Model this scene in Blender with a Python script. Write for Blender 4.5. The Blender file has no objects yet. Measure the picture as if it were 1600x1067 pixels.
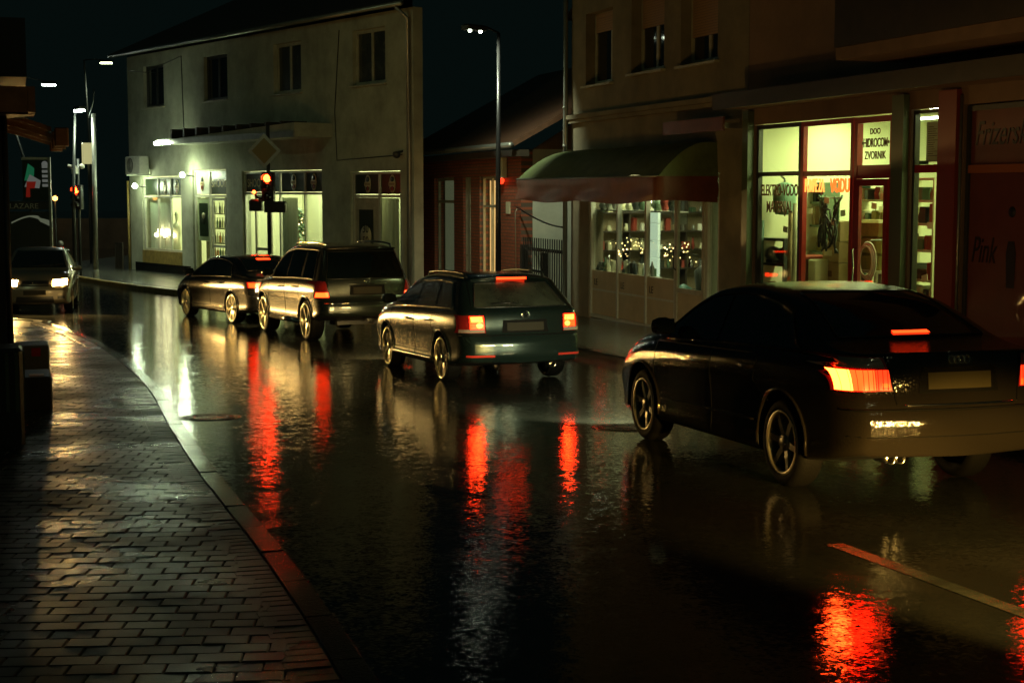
import bpy, math, random
import numpy as np
from mathutils import Vector, Matrix
from mathutils.bvhtree import BVHTree
R_ = math.radians
random.seed(7)
sc = bpy.context.scene
col = sc.collection

# ---------------------------------------------------------------- camera
FPX, HZ, CZ = 2400.0, 300.0, 3.0
PITCH = math.atan((533.5 - HZ) / FPX)
cd = bpy.data.cameras.new('camera'); cam = bpy.data.objects.new('camera', cd); col.objects.link(cam)
cd.sensor_width = 36.0; cd.lens = 36.0 * FPX / 1600.0; cd.clip_end = 2000; cd.clip_start = 0.1
cam.location = (0, 0, CZ); cam.rotation_euler = (math.pi / 2 - PITCH, 0, 0)
sc.camera = cam
# ---------------------------------------------------------------- night sky, exposure
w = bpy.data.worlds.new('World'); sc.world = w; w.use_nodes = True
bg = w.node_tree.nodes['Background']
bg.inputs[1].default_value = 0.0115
# green glow added to the sky behind the camera as frontal fill; ahead the sky stays almost black
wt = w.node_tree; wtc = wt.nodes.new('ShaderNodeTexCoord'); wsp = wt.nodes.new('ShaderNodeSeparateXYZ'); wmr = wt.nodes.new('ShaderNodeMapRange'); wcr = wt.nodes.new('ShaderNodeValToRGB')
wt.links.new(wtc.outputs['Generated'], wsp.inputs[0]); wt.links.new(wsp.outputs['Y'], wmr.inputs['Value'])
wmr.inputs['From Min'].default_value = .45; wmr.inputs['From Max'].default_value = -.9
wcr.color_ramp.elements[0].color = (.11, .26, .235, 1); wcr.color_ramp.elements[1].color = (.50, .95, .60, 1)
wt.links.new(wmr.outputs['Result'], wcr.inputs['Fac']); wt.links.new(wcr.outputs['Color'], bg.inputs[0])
sc.view_settings.view_transform = 'Standard'; sc.view_settings.look = 'None'
sc.view_settings.exposure = 0.25; sc.view_settings.gamma = 1.0
sc.cycles.use_denoising = True
sc.cycles.max_bounces = 8; sc.cycles.diffuse_bounces = 3; sc.cycles.glossy_bounces = 5
sc.cycles.transparent_max_bounces = 12; sc.cycles.sample_clamp_indirect = 6.0
sc.cycles.caustics_reflective = False; sc.cycles.caustics_refractive = False


def gz(Y, k=3.0):
    """height of the road, which falls away from the camera and levels out"""
    a = (35.3 - Y) / k
    return .03 * k * (a if a > 30 else math.log(1 + math.exp(a)))


def ray(px, py):
    u = (px - 800) / FPX; v = (533.5 - py) / FPX
    return Vector((u, math.cos(PITCH) + v * math.sin(PITCH), -math.sin(PITCH) + v * math.cos(PITCH)))


def G(px, py, dz=0.0):
    d = ray(px, py); lo, hi = 1.0, 400.0
    for _ in range(60):
        m = (lo + hi) / 2
        if CZ + d.z * m - (gz(d.y * m) + dz) > 0: lo = m
        else: hi = m
    p = d * lo; p.z += CZ
    return p


def AT(px, py, Y):
    d = ray(px, py); p = d * (Y / d.y); p.z += CZ
    return p


def lamp(kind, name, loc, energy, color, target=None, size=.1, spot=60, blend=.5):
    ld = bpy.data.lights.new(name, kind); ld.energy = energy; ld.color = color
    if kind == 'AREA':
        ld.shape = 'RECTANGLE'; ld.size, ld.size_y = size
    else:
        ld.shadow_soft_size = size
    if kind == 'SPOT':
        ld.spot_size = R_(spot); ld.spot_blend = blend
    o = bpy.data.objects.new(name, ld); col.objects.link(o); o.location = loc
    if target is not None:
        o.rotation_euler = (Vector(target) - Vector(loc)).to_track_quat('-Z', 'Y').to_euler()
    return o


# street lighting: luminaires on this side of the street, above and behind the camera
lamp('SPOT', 'street_light', (-13.0, 30.0, 9.0), 215, (.76, .98, .54), (-7, 46, 2.0), .15, 150, .8)
lamp('SPOT', 'street_light', (4.5, 1.0, 9.0), 60, (.92, .92, .48), (9, 22, 3.0), .15, 150, .8)
# the next car in the queue, just outside the frame, throws its dipped beam on the first car's bumper
for hx, hy in ((4.15, 4.3), (5.35, 4.75)):
    lamp('SPOT', 'headlamp_light', (hx, hy, 1.56), 5200, (1.0, .58, .12), (hx - 2.3, hy + 7.2, 1.56 - 1.95), .06, 33, .55)


# ---------------------------------------------------------------- materials
def new_mat(name):
    m = bpy.data.materials.new(name); m.use_nodes = True
    return m, m.node_tree, m.node_tree.nodes['Principled BSDF']


def mat(name, c, rough=.5, metal=0.0, coat=0.0, spec=.5, var=0.0, vscale=4.0, bump=0.0, bscale=60.0, croughness=.05):
    m, nt, b = new_mat(name)
    b.inputs['Base Color'].default_value = (*c, 1); b.inputs['Roughness'].default_value = rough
    b.inputs['Metallic'].default_value = metal; b.inputs['Coat Weight'].default_value = coat
    b.inputs['Coat Roughness'].default_value = croughness
    b.inputs['Specular IOR Level'].default_value = spec
    if var or bump:
        tc = nt.nodes.new('ShaderNodeTexCoord')
    if var:
        n = nt.nodes.new('ShaderNodeTexNoise'); n.inputs['Scale'].default_value = vscale; n.inputs['Detail'].default_value = 8
        n.inputs['Roughness'].default_value = .65
        nt.links.new(tc.outputs['Object'], n.inputs['Vector'])
        r = nt.nodes.new('ShaderNodeValToRGB')
        r.color_ramp.elements[0].position = .3; r.color_ramp.elements[1].position = .72
        r.color_ramp.elements[0].color = (*[x * (1 - var) for x in c], 1)
        r.color_ramp.elements[1].color = (*[min(1, x * (1 + var * .6)) for x in c], 1)
        nt.links.new(n.outputs['Fac'], r.inputs['Fac']); nt.links.new(r.outputs['Color'], b.inputs['Base Color'])
    if bump:
        n2 = nt.nodes.new('ShaderNodeTexNoise'); n2.inputs['Scale'].default_value = bscale; n2.inputs['Detail'].default_value = 5
        nt.links.new(tc.outputs['Object'], n2.inputs['Vector'])
        bp = nt.nodes.new('ShaderNodeBump'); bp.inputs['Strength'].default_value = bump; bp.inputs['Distance'].default_value = .01
        nt.links.new(n2.outputs['Fac'], bp.inputs['Height']); nt.links.new(bp.outputs['Normal'], b.inputs['Normal'])
    return m


def emit(name, c, s, base=(.02, .02, .02)):
    m, nt, b = new_mat(name)
    b.inputs['Base Color'].default_value = (*base, 1); b.inputs['Roughness'].default_value = .2
    b.inputs['Emission Color'].default_value = (*c, 1); b.inputs['Emission Strength'].default_value = s
    return m


def pane_mat(name, tint=(.93, .97, .93), rough=.02, boost=1.0):
    m = bpy.data.materials.new(name); m.use_nodes = True; nt = m.node_tree; nt.nodes.clear()
    o = nt.nodes.new('ShaderNodeOutputMaterial'); mx = nt.nodes.new('ShaderNodeMixShader')
    t = nt.nodes.new('ShaderNodeBsdfTransparent'); g = nt.nodes.new('ShaderNodeBsdfGlossy'); f = nt.nodes.new('ShaderNodeLayerWeight')
    t.inputs[0].default_value = (*tint, 1); g.inputs['Roughness'].default_value = rough
    pw = nt.nodes.new('ShaderNodeMath'); pw.operation = 'POWER'; pw.inputs[1].default_value = 5.0     # Schlick, the same from both sides
    nt.links.new(f.outputs['Facing'], pw.inputs[0])
    ml = nt.nodes.new('ShaderNodeMath'); ml.operation = 'MULTIPLY_ADD'; ml.inputs[1].default_value = .96; ml.inputs[2].default_value = .04 * boost; ml.use_clamp = True
    nt.links.new(pw.outputs[0], ml.inputs[0]); nt.links.new(ml.outputs[0], mx.inputs[0])
    nt.links.new(t.outputs[0], mx.inputs[1]); nt.links.new(g.outputs[0], mx.inputs[2]); nt.links.new(mx.outputs[0], o.inputs[0])
    return m


def wet_asphalt():
    m, nt, b = new_mat('wet_asphalt')
    N = nt.nodes.new; L = nt.links.new
    tc = N('ShaderNodeTexCoord')

    def noise(scale, det, src=None, rough=.6):
        n = N('ShaderNodeTexNoise'); n.inputs['Scale'].default_value = scale; n.inputs['Detail'].default_value = det
        n.inputs['Roughness'].default_value = rough
        L(src or tc.outputs['Object'], n.inputs['Vector']); return n
    big = noise(.35, 5); mid = noise(2.2, 6); fine = noise(46, 2, rough=.6); grain = noise(260, 2)
    cr = N('ShaderNodeValToRGB'); cr.color_ramp.elements[0].color = (.008, .009, .008, 1); cr.color_ramp.elements[1].color = (.026, .028, .025, 1)
    L(grain.outputs['Fac'], cr.inputs['Fac']); L(cr.outputs['Color'], b.inputs['Base Color'])
    # film of water: smoother where the big noise is high
    ad = N('ShaderNodeMath'); ad.operation = 'ADD'; L(big.outputs['Fac'], ad.inputs[0]); L(mid.outputs['Fac'], ad.inputs[1])
    rr = N('ShaderNodeMapRange'); rr.inputs['From Min'].default_value = .75; rr.inputs['From Max'].default_value = 1.25
    rr.inputs['To Min'].default_value = .035; rr.inputs['To Max'].default_value = .10
    L(ad.outputs[0], rr.inputs['Value']); L(rr.outputs['Result'], b.inputs['Roughness'])
    b.inputs['IOR'].default_value = 1.38
    st = N('ShaderNodeMapRange'); st.inputs['From Min'].default_value = .75; st.inputs['From Max'].default_value = 1.25
    st.inputs['To Min'].default_value = .35; st.inputs['To Max'].default_value = 1.0
    L(ad.outputs[0], st.inputs['Value'])
    bp = N('ShaderNodeBump'); bp.inputs['Distance'].default_value = .0010
    L(st.outputs['Result'], bp.inputs['Strength']); L(fine.outputs['Fac'], bp.inputs['Height'])
    wv = noise(11, 2); bp2 = N('ShaderNodeBump'); bp2.inputs['Distance'].default_value = .0014; bp2.inputs['Strength'].default_value = .5
    L(wv.outputs['Fac'], bp2.inputs['Height'])
    # small facets of stone and water film, each leaning its own way
    ge = N('ShaderNodeNewGeometry'); acc = ge.outputs['Normal']
    for sc_, amp in ((40.0, .034), (13.0, .018)):
        vo = N('ShaderNodeTexVoronoi'); vo.inputs['Scale'].default_value = sc_; L(tc.outputs['Object'], vo.inputs['Vector'])
        sb = N('ShaderNodeVectorMath'); sb.operation = 'SUBTRACT'; sb.inputs[1].default_value = (.5, .5, .5); L(vo.outputs['Color'], sb.inputs[0])
        ml = N('ShaderNodeVectorMath'); ml.operation = 'MULTIPLY_ADD'; ml.inputs[1].default_value = (amp, amp, 0); L(sb.outputs[0], ml.inputs[0]); L(acc, ml.inputs[2]); acc = ml.outputs[0]
    nz = N('ShaderNodeVectorMath'); nz.operation = 'NORMALIZE'; L(acc, nz.inputs[0]); L(nz.outputs[0], bp2.inputs['Normal'])
    L(bp2.outputs['Normal'], bp.inputs['Normal'])
    L(bp.outputs['Normal'], b.inputs['Normal'])
    return m


def wet_paver():
    m, nt, b = new_mat('wet_paver')
    N = nt.nodes.new; L = nt.links.new
    tc = N('ShaderNodeTexCoord'); oi = N('ShaderNodeNewGeometry')
    n = N('ShaderNodeTexNoise'); n.inputs['Scale'].default_value = 140; n.inputs['Detail'].default_value = 4
    L(tc.outputs['Object'], n.inputs['Vector'])
    big = N('ShaderNodeTexNoise'); big.inputs['Scale'].default_value = .9; big.inputs['Detail'].default_value = 6
    L(tc.outputs['Object'], big.inputs['Vector'])
    rp = oi.outputs['Random Per Island']
    cr = N('ShaderNodeValToRGB'); cr.color_ramp.elements[0].color = (.008, .012, .010, 1); cr.color_ramp.elements[1].color = (.030, .038, .030, 1)
    L(rp, cr.inputs['Fac']); L(cr.outputs['Color'], b.inputs['Base Color'])
    rr = N('ShaderNodeMapRange'); rr.inputs['From Min'].default_value = .35; rr.inputs['From Max'].default_value = .65
    rr.inputs['To Min'].default_value = .16; rr.inputs['To Max'].default_value = .52
    L(big.outputs['Fac'], rr.inputs['Value']); L(rr.outputs['Result'], b.inputs['Roughness'])
    b.inputs['IOR'].default_value = 1.28
    bp = N('ShaderNodeBump'); bp.inputs['Distance'].default_value = .003; bp.inputs['Strength'].default_value = .5
    L(n.outputs['Fac'], bp.inputs['Height']); L(bp.outputs['Normal'], b.inputs['Normal'])
    return m


def brick_mat(name, c1, c2, mortar, bw, bh, axis='x'):
    m, nt, b = new_mat(name); N = nt.nodes.new; L = nt.links.new
    tc = N('ShaderNodeTexCoord'); sp = N('ShaderNodeSeparateXYZ'); cb = N('ShaderNodeCombineXYZ')
    L(tc.outputs['Object'], sp.inputs[0]); L(sp.outputs['X'], cb.inputs['X']); L(sp.outputs['Z'], cb.inputs['Y'])
    t = N('ShaderNodeTexBrick'); L(cb.outputs[0], t.inputs['Vector'])
    t.inputs['Color1'].default_value = (*c1, 1); t.inputs['Color2'].default_value = (*c2, 1); t.inputs['Mortar'].default_value = (*mortar, 1)
    t.inputs['Scale'].default_value = 1.0; t.inputs['Mortar Size'].default_value = .012
    t.inputs['Brick Width'].default_value = bw; t.inputs['Row Height'].default_value = bh
    L(t.outputs['Color'], b.inputs['Base Color'])
    bp = N('ShaderNodeBump'); bp.invert = True; bp.inputs['Strength'].default_value = .8; bp.inputs['Distance'].default_value = .012
    L(t.outputs['Fac'], bp.inputs['Height']); L(bp.outputs['Normal'], b.inputs['Normal']); b.inputs['Roughness'].default_value = .55
    return m


def tile_mat():
    m, nt, b = new_mat('roof_tile'); N = nt.nodes.new; L = nt.links.new
    tc = N('ShaderNodeTexCoord'); wv = N('ShaderNodeTexWave'); wv.inputs['Scale'].default_value = 1.6; wv.inputs['Distortion'].default_value = .3
    L(tc.outputs['Object'], wv.inputs['Vector'])
    n = N('ShaderNodeTexNoise'); n.inputs['Scale'].default_value = 8; L(tc.outputs['Object'], n.inputs['Vector'])
    cr = N('ShaderNodeValToRGB'); cr.color_ramp.elements[0].color = (.05, .028, .018, 1); cr.color_ramp.elements[1].color = (.16, .08, .045, 1)
    L(n.outputs['Fac'], cr.inputs['Fac']); L(cr.outputs['Color'], b.inputs['Base Color'])
    bp = N('ShaderNodeBump'); bp.inputs['Strength'].default_value = .9; bp.inputs['Distance'].default_value = .05
    L(wv.outputs['Fac'], bp.inputs['Height']); L(bp.outputs['Normal'], b.inputs['Normal']); b.inputs['Roughness'].default_value = .35
    return m


def flake_paint(name, c, rough=.3, metal=.55, spec=.5, cr=.05, beads=.10):
    m = mat(name, c, rough, metal, 1.0, spec, croughness=cr)
    nt = m.node_tree; b = nt.nodes['Principled BSDF']
    tc = nt.nodes.new('ShaderNodeTexCoord')
    # rain film: beads and runs on the lacquer
    v = nt.nodes.new('ShaderNodeTexVoronoi'); v.inputs['Scale'].default_value = 95
    mp = nt.nodes.new('ShaderNodeMapping'); mp.inputs['Scale'].default_value = (1, 1, .55)
    nt.links.new(tc.outputs['Object'], mp.inputs['Vector']); nt.links.new(mp.outputs['Vector'], v.inputs['Vector'])
    bp = nt.nodes.new('ShaderNodeBump'); bp.inputs['Strength'].default_value = beads; bp.inputs['Distance'].default_value = .004; bp.invert = True
    nt.links.new(v.outputs['Distance'], bp.inputs['Height']); nt.links.new(bp.outputs['Normal'], b.inputs['Coat Normal'])
    nt.links.new(bp.outputs['Normal'], b.inputs['Normal'])
    return m


M = {}
M['asphalt'] = wet_asphalt(); M['paver'] = wet_paver()
M['joint'] = mat('paver_joint', (.012, .012, .010), .35, bump=.4, bscale=90)
M['kerb'] = mat('wet_kerb', (.008, .009, .008), .13, spec=.30, var=.5, vscale=6, bump=.12, bscale=80)
M['ykerb'] = mat('yellow_kerb', (.34, .24, .07), .38, var=.5, vscale=5, bump=.3)
M['slab'] = mat('wet_slab', (.060, .064, .050), .22, var=.6, vscale=1.4, bump=.35, bscale=50)
M['paint'] = mat('road_paint', (.070, .080, .064), .13, var=.75, vscale=5, bump=.4, bscale=90)
M['iron'] = mat('wet_iron', (.035, .036, .033), .16, .3, bump=.5, bscale=70)
M['plaster_l'] = mat('cream_plaster', (.40, .41, .30), .8, var=.42, vscale=.9, bump=.25, bscale=40)
M['plaster_r'] = mat('ochre_plaster', (.23, .195, .12), .8, var=.45, vscale=.8, bump=.3, bscale=40)
M['plaster_d'] = mat('brown_plaster', (.22, .14, .09), .8, var=.3, vscale=.9, bump=.25, bscale=40)
M['white_wall'] = mat('white_plaster', (.55, .58, .46), .75, var=.25, vscale=1.3, bump=.2)
M['frame_w'] = mat('pale_frame', (.52, .52, .42), .35, var=.15, vscale=8)
M['frame_old'] = mat('old_cream_frame', (.42, .40, .28), .4, var=.3, vscale=5)
M['frame_r'] = mat('red_frame', (.42, .028, .02), .35, var=.2, vscale=6)
M['frame_d'] = mat('dark_frame', (.035, .035, .03), .4)
M['frame_g'] = mat('green_grey_frame', (.10, .14, .08), .35)
M['frame_o'] = mat('orange_frame', (.36, .11, .03), .4)
M['net_glass'] = mat('curtained_glass', (.050, .055, .042), .25, 0, .5, var=.5, vscale=3)
M['darkglass'] = mat('dark_window', (.010, .014, .013), .06, 0, .6)
M['pane'] = pane_mat('shop_pane'); M['mirror_pane'] = pane_mat('reflecting_pane', (.80, .86, .80), .02, 3.0)
M['brick'] = brick_mat('red_brick', (.40, .115, .055), (.30, .08, .04), (.12, .085, .06), .26, .085)
M['tile'] = tile_mat()
M['zinc'] = mat('zinc', (.32, .33, .29), .35, .7, var=.2)
M['pole'] = mat('galvanised_pole', (.28, .29, .25), .4, .5, var=.2, vscale=9)
M['dpole'] = mat('dark_pole', (.05, .055, .05), .4, .3)
M['black'] = mat('black_plastic', (.012, .012, .012), .35)
M['canvas'] = mat('green_canvas', (.14, .175, .070), .5, spec=.2, var=.35, vscale=2.5, bump=.3, bscale=25)
M['valance'] = mat('red_valance', (.17, .050, .024), .42, spec=.35, var=.3, vscale=3, bump=.3, bscale=20)
M['wood'] = mat('brown_wood', (.30, .13, .035), .45, var=.35, vscale=7)
M['dwood'] = mat('dark_wood', (.045, .035, .022), .5, var=.3)
M['panel'] = mat('cream_panel', (.50, .40, .23), .5, var=.18, vscale=2)
M['shutter'] = mat('roller_shutter', (.36, .22, .11), .55)
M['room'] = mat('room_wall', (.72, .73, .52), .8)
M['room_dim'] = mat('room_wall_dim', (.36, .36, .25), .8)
M['roomfloor'] = mat('room_floor', (.30, .26, .18), .5)
M['curtain'] = mat('white_curtain', (.72, .73, .60), .7, var=.1, vscale=3)
M['teal'] = mat('teal_paint', (.06, .16, .13), .4); M['brown'] = mat('brown_box', (.12, .045, .025), .5)
M['card'] = mat('cardboard', (.42, .30, .15), .7, var=.15, vscale=5); M['cream'] = mat('cream_paint', (.62, .60, .40), .5)
M['tag'] = mat('white_card', (.80, .80, .66), .6); M['orange'] = mat('orange_plastic', (.55, .20, .03), .4)
M['dgoods'] = mat('dark_goods', (.04, .045, .035), .4); M['ggoods'] = mat('green_goods', (.10, .17, .09), .5)
M['ygoods'] = mat('yellow_sack', (.38, .33, .08), .6, var=.3, vscale=9); M['rgoods'] = mat('red_goods', (.32, .05, .03), .5)
M['letter'] = mat('brown_letter', (.13, .055, .012), .5); M['bletter'] = mat('black_letter', (.012, .010, .008), .5)
M['gold'] = mat('gold_letter', (.55, .47, .24), .45); M['signgreen'] = mat('dark_green_sign', (.022, .036, .018), .35)
M['neon'] = emit('red_neon', (1, .10, .012), 2.2); M['text_glint'] = emit('orange_text_glint', (1, .36, .06), 1.7)
M['sign_cream'] = mat('sign_cream', (.52, .47, .27), .45); M['sign_red'] = mat('sign_red', (.24, .035, .02), .4)
M['salon'] = mat('salon_panel', (.17, .045, .028), .3, var=.2, vscale=2, coat=1.0, croughness=.03)
M['lamp_white'] = emit('white_lamp', (.85, 1, .82), 60.0); M['lamp_small'] = emit('small_white_lamp', (.82, 1, .62), 190.0)
M['led_dot'] = emit('led_dot', (.85, .98, .72), 22.0)
M['red_lens'] = emit('red_signal', (1, .026, .003), 70.0); M['amber'] = emit('amber_lamp', (1, .42, .08), 6.0)
M['off_lens'] = mat('dark_lens', (.03, .012, .01), .2)
M['warmlit'] = emit('lit_blind', (1, .56, .20), 1.1, (.4, .3, .15)); M['yellowbox'] = emit('yellow_lightbox', (.9, .85, .38), .42)
M['tail'] = emit('brake_lamp', (1, .022, .0015), 9.0, (.2, .01, .01)); M['tail_hot'] = emit('brake_bulb', (1, .050, .005), 42.0, (.2, .02, .01))
M['tail_mid'] = emit('brake_reflector', (1, .010, .0012), 20.0, (.2, .02, .01)); M['tail_dim'] = emit('red_tail', (1, .035, .006), 2.0, (.25, .01, .01)); M['tail_low'] = emit('tail_glow', (1, .035, .004), 10.0, (.2, .01, .01))
M['chmsl'] = emit('stop_strip', (1, .030, .004), 6.0, (.2, .01, .01))
M['redlens'] = mat('red_lens_off', (.22, .012, .01), .12, 0, 1.0); M['greylens'] = mat('clear_lens_off', (.28, .22, .18), .15, 0, 1.0)
M['reflector'] = mat('red_reflector', (.40, .03, .02), .2)
M['headlamp'] = emit('headlamp_lit', (1, .58, .16), 95.0)
M['cglass'] = mat('car_glass', (.008, .011, .010), .03, 0, 1.0, var=0)
M['mglass'] = mat('misted_glass', (.045, .052, .038), .22, 0, .5, var=.7, vscale=2.5)
M['tglass'] = mat('tinted_glass', (.003, .005, .005), .04, 0, .6)
M['tyre'] = mat('tyre', (.003, .003, .003), .7, spec=.08, bump=.4, bscale=50); M['rim'] = mat('alloy_rim', (.80, .76, .62), .20, .9, .4)
M['rimdark'] = mat('rim_well', (.02, .02, .02), .5); M['rim_grey'] = mat('dull_rim', (.30, .27, .20), .32, .7)
M['chrome'] = mat('chrome', (.75, .73, .68), .1, 1.0); M['plate'] = mat('number_plate', (.030, .027, .020), .6, spec=.05)
M['seam'] = mat('body_seam', (.004, .004, .004), .7, spec=.08)
M['p_black'] = flake_paint('black_paint', (.012, .010, .0075), .5, .0, .0, .06, .27)
M['p_blue'] = flake_paint('dark_teal_paint', (.017, .030, .027), .22, .6)
M['p_green'] = flake_paint('dark_green_paint', (.020, .026, .022), .24, .6)
M['p_sedan'] = flake_paint('dark_paint', (.010, .010, .009), .22, .6)
M['p_grey'] = flake_paint('grey_beige_paint', (.17, .15, .11), .32, .5)


# ---------------------------------------------------------------- mesh helpers
class MB:
    def __init__(s): s.v = []; s.f = []; s.mi = []; s.mats = []; s.sm = []

    def mindex(s, m):
        if m is None: return 0
        if m not in s.mats: s.mats.append(m)
        return s.mats.index(m)

    def add(s, vs, fs, m=None, smooth=False):
        o = len(s.v); s.v += [tuple(v) for v in vs]
        k = s.mindex(m)
        for f in fs:
            s.f.append(tuple(i + o for i in f)); s.mi.append(k); s.sm.append(smooth)

    def box(s, x0, x1, y0, y1, z0, z1, m=None):
        v = [(x, y, z) for z in (z0, z1) for y in (y0, y1) for x in (x0, x1)]
        s.add(v, [(0, 2, 3, 1), (4, 5, 7, 6), (0, 1, 5, 4), (2, 6, 7, 3), (0, 4, 6, 2), (1, 3, 7, 5)], m)

    def bbox(s, x0, x1, y0, y1, z0, z1, b=.01, m=None):
        """box with chamfered vertical and top edges"""
        def ringpts(i, z): return [(x0 + i + b, y0 + i, z), (x1 - i - b, y0 + i, z), (x1 - i, y0 + i + b, z), (x1 - i, y1 - i - b, z),
                                   (x1 - i - b, y1 - i, z), (x0 + i + b, y1 - i, z), (x0 + i, y1 - i - b, z), (x0 + i, y0 + i + b, z)]
        v = ringpts(0, z0) + ringpts(0, z1 - b) + ringpts(b, z1)
        f = [tuple(range(7, -1, -1)), tuple(range(16, 24))]
        for r in (0, 8):
            for i in range(8): f.append((r + i, r + (i + 1) % 8, r + 8 + (i + 1) % 8, r + 8 + i))
        s.add(v, f, m)

    def tube(s, pts, r, n=8, m=None, caps=True, smooth=True):
        pts = [Vector(p) for p in pts]; rs = r if isinstance(r, (list, tuple)) else [r] * len(pts)
        vs = []; up = None
        for i, p in enumerate(pts):
            t = (pts[min(i + 1, len(pts) - 1)] - pts[max(i - 1, 0)])
            if t.length < 1e-9: t = Vector((0, 0, 1))
            t.normalize()
            if up is None:
                up = t.orthogonal().normalized()
            up = (up - t * up.dot(t))
            if up.length < 1e-6: up = t.orthogonal()
            up.normalize(); sd = t.cross(up)
            for k in range(n):
                a = 2 * math.pi * k / n
                vs.append(p + (up * math.cos(a) + sd * math.sin(a)) * rs[i])
        fs = []
        for i in range(len(pts) - 1):
            for k in range(n):
                fs.append((i * n + k, i * n + (k + 1) % n, (i + 1) * n + (k + 1) % n, (i + 1) * n + k))
        if caps:
            fs.append(tuple(range(n - 1, -1, -1))); fs.append(tuple((len(pts) - 1) * n + k for k in range(n)))
        s.add(vs, fs, m, smooth)

    def ring_tube(s, pts, r, n=6, m=None):
        pts = list(pts); s.tube(pts + [pts[0]], r, n, m, caps=False)

    def lathe(s, prof, n=24, c=(0, 0, 0), axis='z', m=None, smooth=True):
        vs = []
        for r, h in prof:
            for k in range(n):
                a = 2 * math.pi * k / n
                if axis == 'z': vs.append((c[0] + r * math.cos(a), c[1] + r * math.sin(a), c[2] + h))
                elif axis == 'y': vs.append((c[0] + r * math.cos(a), c[1] + h, c[2] + r * math.sin(a)))
                else: vs.append((c[0] + h, c[1] + r * math.cos(a), c[2] + r * math.sin(a)))
        fs = []
        for i in range(len(prof) - 1):
            for k in range(n):
                q = (i * n + k, i * n + (k + 1) % n, (i + 1) * n + (k + 1) % n, (i + 1) * n + k)
                fs.append(q if axis != 'y' else q[::-1])
        s.add(vs, fs, m, smooth)

    def grid(s, rows, m=None, smooth=True, flip=False):
        nr, nc = len(rows), len(rows[0]); vs = [p for r in rows for p in r]; fs = []
        for i in range(nr - 1):
            for j in range(nc - 1):
                q = (i * nc + j, i * nc + j + 1, (i + 1) * nc + j + 1, (i + 1) * nc + j)
                fs.append(q[::-1] if flip else q)
        s.add(vs, fs, m, smooth)

    def prism(s, poly, y0, y1, m=None):
        """polygon in (x,z) extruded from y0 to y1"""
        n = len(poly)
        vs = [(x, y0, z) for x, z in poly] + [(x, y1, z) for x, z in poly]
        fs = [tuple(range(n)), tuple(range(2 * n - 1, n - 1, -1))]
        for i in range(n): fs.append((i, i + n, (i + 1) % n + n, (i + 1) % n))
        s.add(vs, fs, m)

    def wall(s, x0, x1, z0, z1, y0, y1, holes, m=None):
        xs = sorted({x0, x1, *[h[0] for h in holes], *[h[1] for h in holes]})
        zs = sorted({z0, z1, *[h[2] for h in holes], *[h[3] for h in holes]})
        xs = [x for x in xs if x0 <= x <= x1]; zs = [z for z in zs if z0 <= z <= z1]
        nx, nz = len(xs), len(zs)

        def solid(i, j):
            if i < 0 or j < 0 or i >= nx - 1 or j >= nz - 1: return False
            cx, cz = (xs[i] + xs[i + 1]) / 2, (zs[j] + zs[j + 1]) / 2
            return not any(h[0] < cx < h[1] and h[2] < cz < h[3] for h in holes)
        vs = [(x, y, z) for y in (y0, y1) for z in zs for x in xs]
        I = lambda i, j, k: k * nx * nz + j * nx + i
        fs = []
        for i in range(nx - 1):
            for j in range(nz - 1):
                if not solid(i, j): continue
                fs.append((I(i, j, 0), I(i + 1, j, 0), I(i + 1, j + 1, 0), I(i, j + 1, 0)))
                fs.append((I(i, j, 1), I(i, j + 1, 1), I(i + 1, j + 1, 1), I(i + 1, j, 1)))
                if not solid(i - 1, j): fs.append((I(i, j, 0), I(i, j + 1, 0), I(i, j + 1, 1), I(i, j, 1)))
                if not solid(i + 1, j): fs.append((I(i + 1, j, 0), I(i + 1, j, 1), I(i + 1, j + 1, 1), I(i + 1, j + 1, 0)))
                if not solid(i, j - 1): fs.append((I(i, j, 0), I(i, j, 1), I(i + 1, j, 1), I(i + 1, j, 0)))
                if not solid(i, j + 1): fs.append((I(i, j + 1, 0), I(i + 1, j + 1, 0), I(i + 1, j + 1, 1), I(i, j + 1, 1)))
        s.add(vs, fs, m)

    def mesh(s, name):
        me = bpy.data.meshes.new(name); me.from_pydata(s.v, [], s.f)
        for m in s.mats: me.materials.append(m)
        me.polygons.foreach_set('material_index', s.mi); me.polygons.foreach_set('use_smooth', s.sm)
        me.update()
        return me

    def build(s, name, m=None, parent=None):
        if m is not None: s.mats = [m] + [x for x in s.mats if x is not m] if not s.mats else s.mats
        o = bpy.data.objects.new(name, s.mesh(name)); col.objects.link(o)
        if parent is not None: o.parent = parent
        return o


def empty(name, loc=(0, 0, 0), rz=0.0):
    o = bpy.data.objects.new(name, None); col.objects.link(o); o.location = loc; o.rotation_euler = (0, 0, rz)
    o.empty_display_size = .2
    return o


def tag(o, label=None, cat=None, group=None, kind=None):
    if label: o['label'] = label
    if cat: o['category'] = cat
    if group: o['group'] = group
    if kind: o['kind'] = kind
    return o


def copy_tree(o, parent=None):
    c = o.copy(); col.objects.link(c)
    if parent is not None: c.parent = parent
    for ch in list(o.children): copy_tree(ch, c)
    return c


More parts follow.
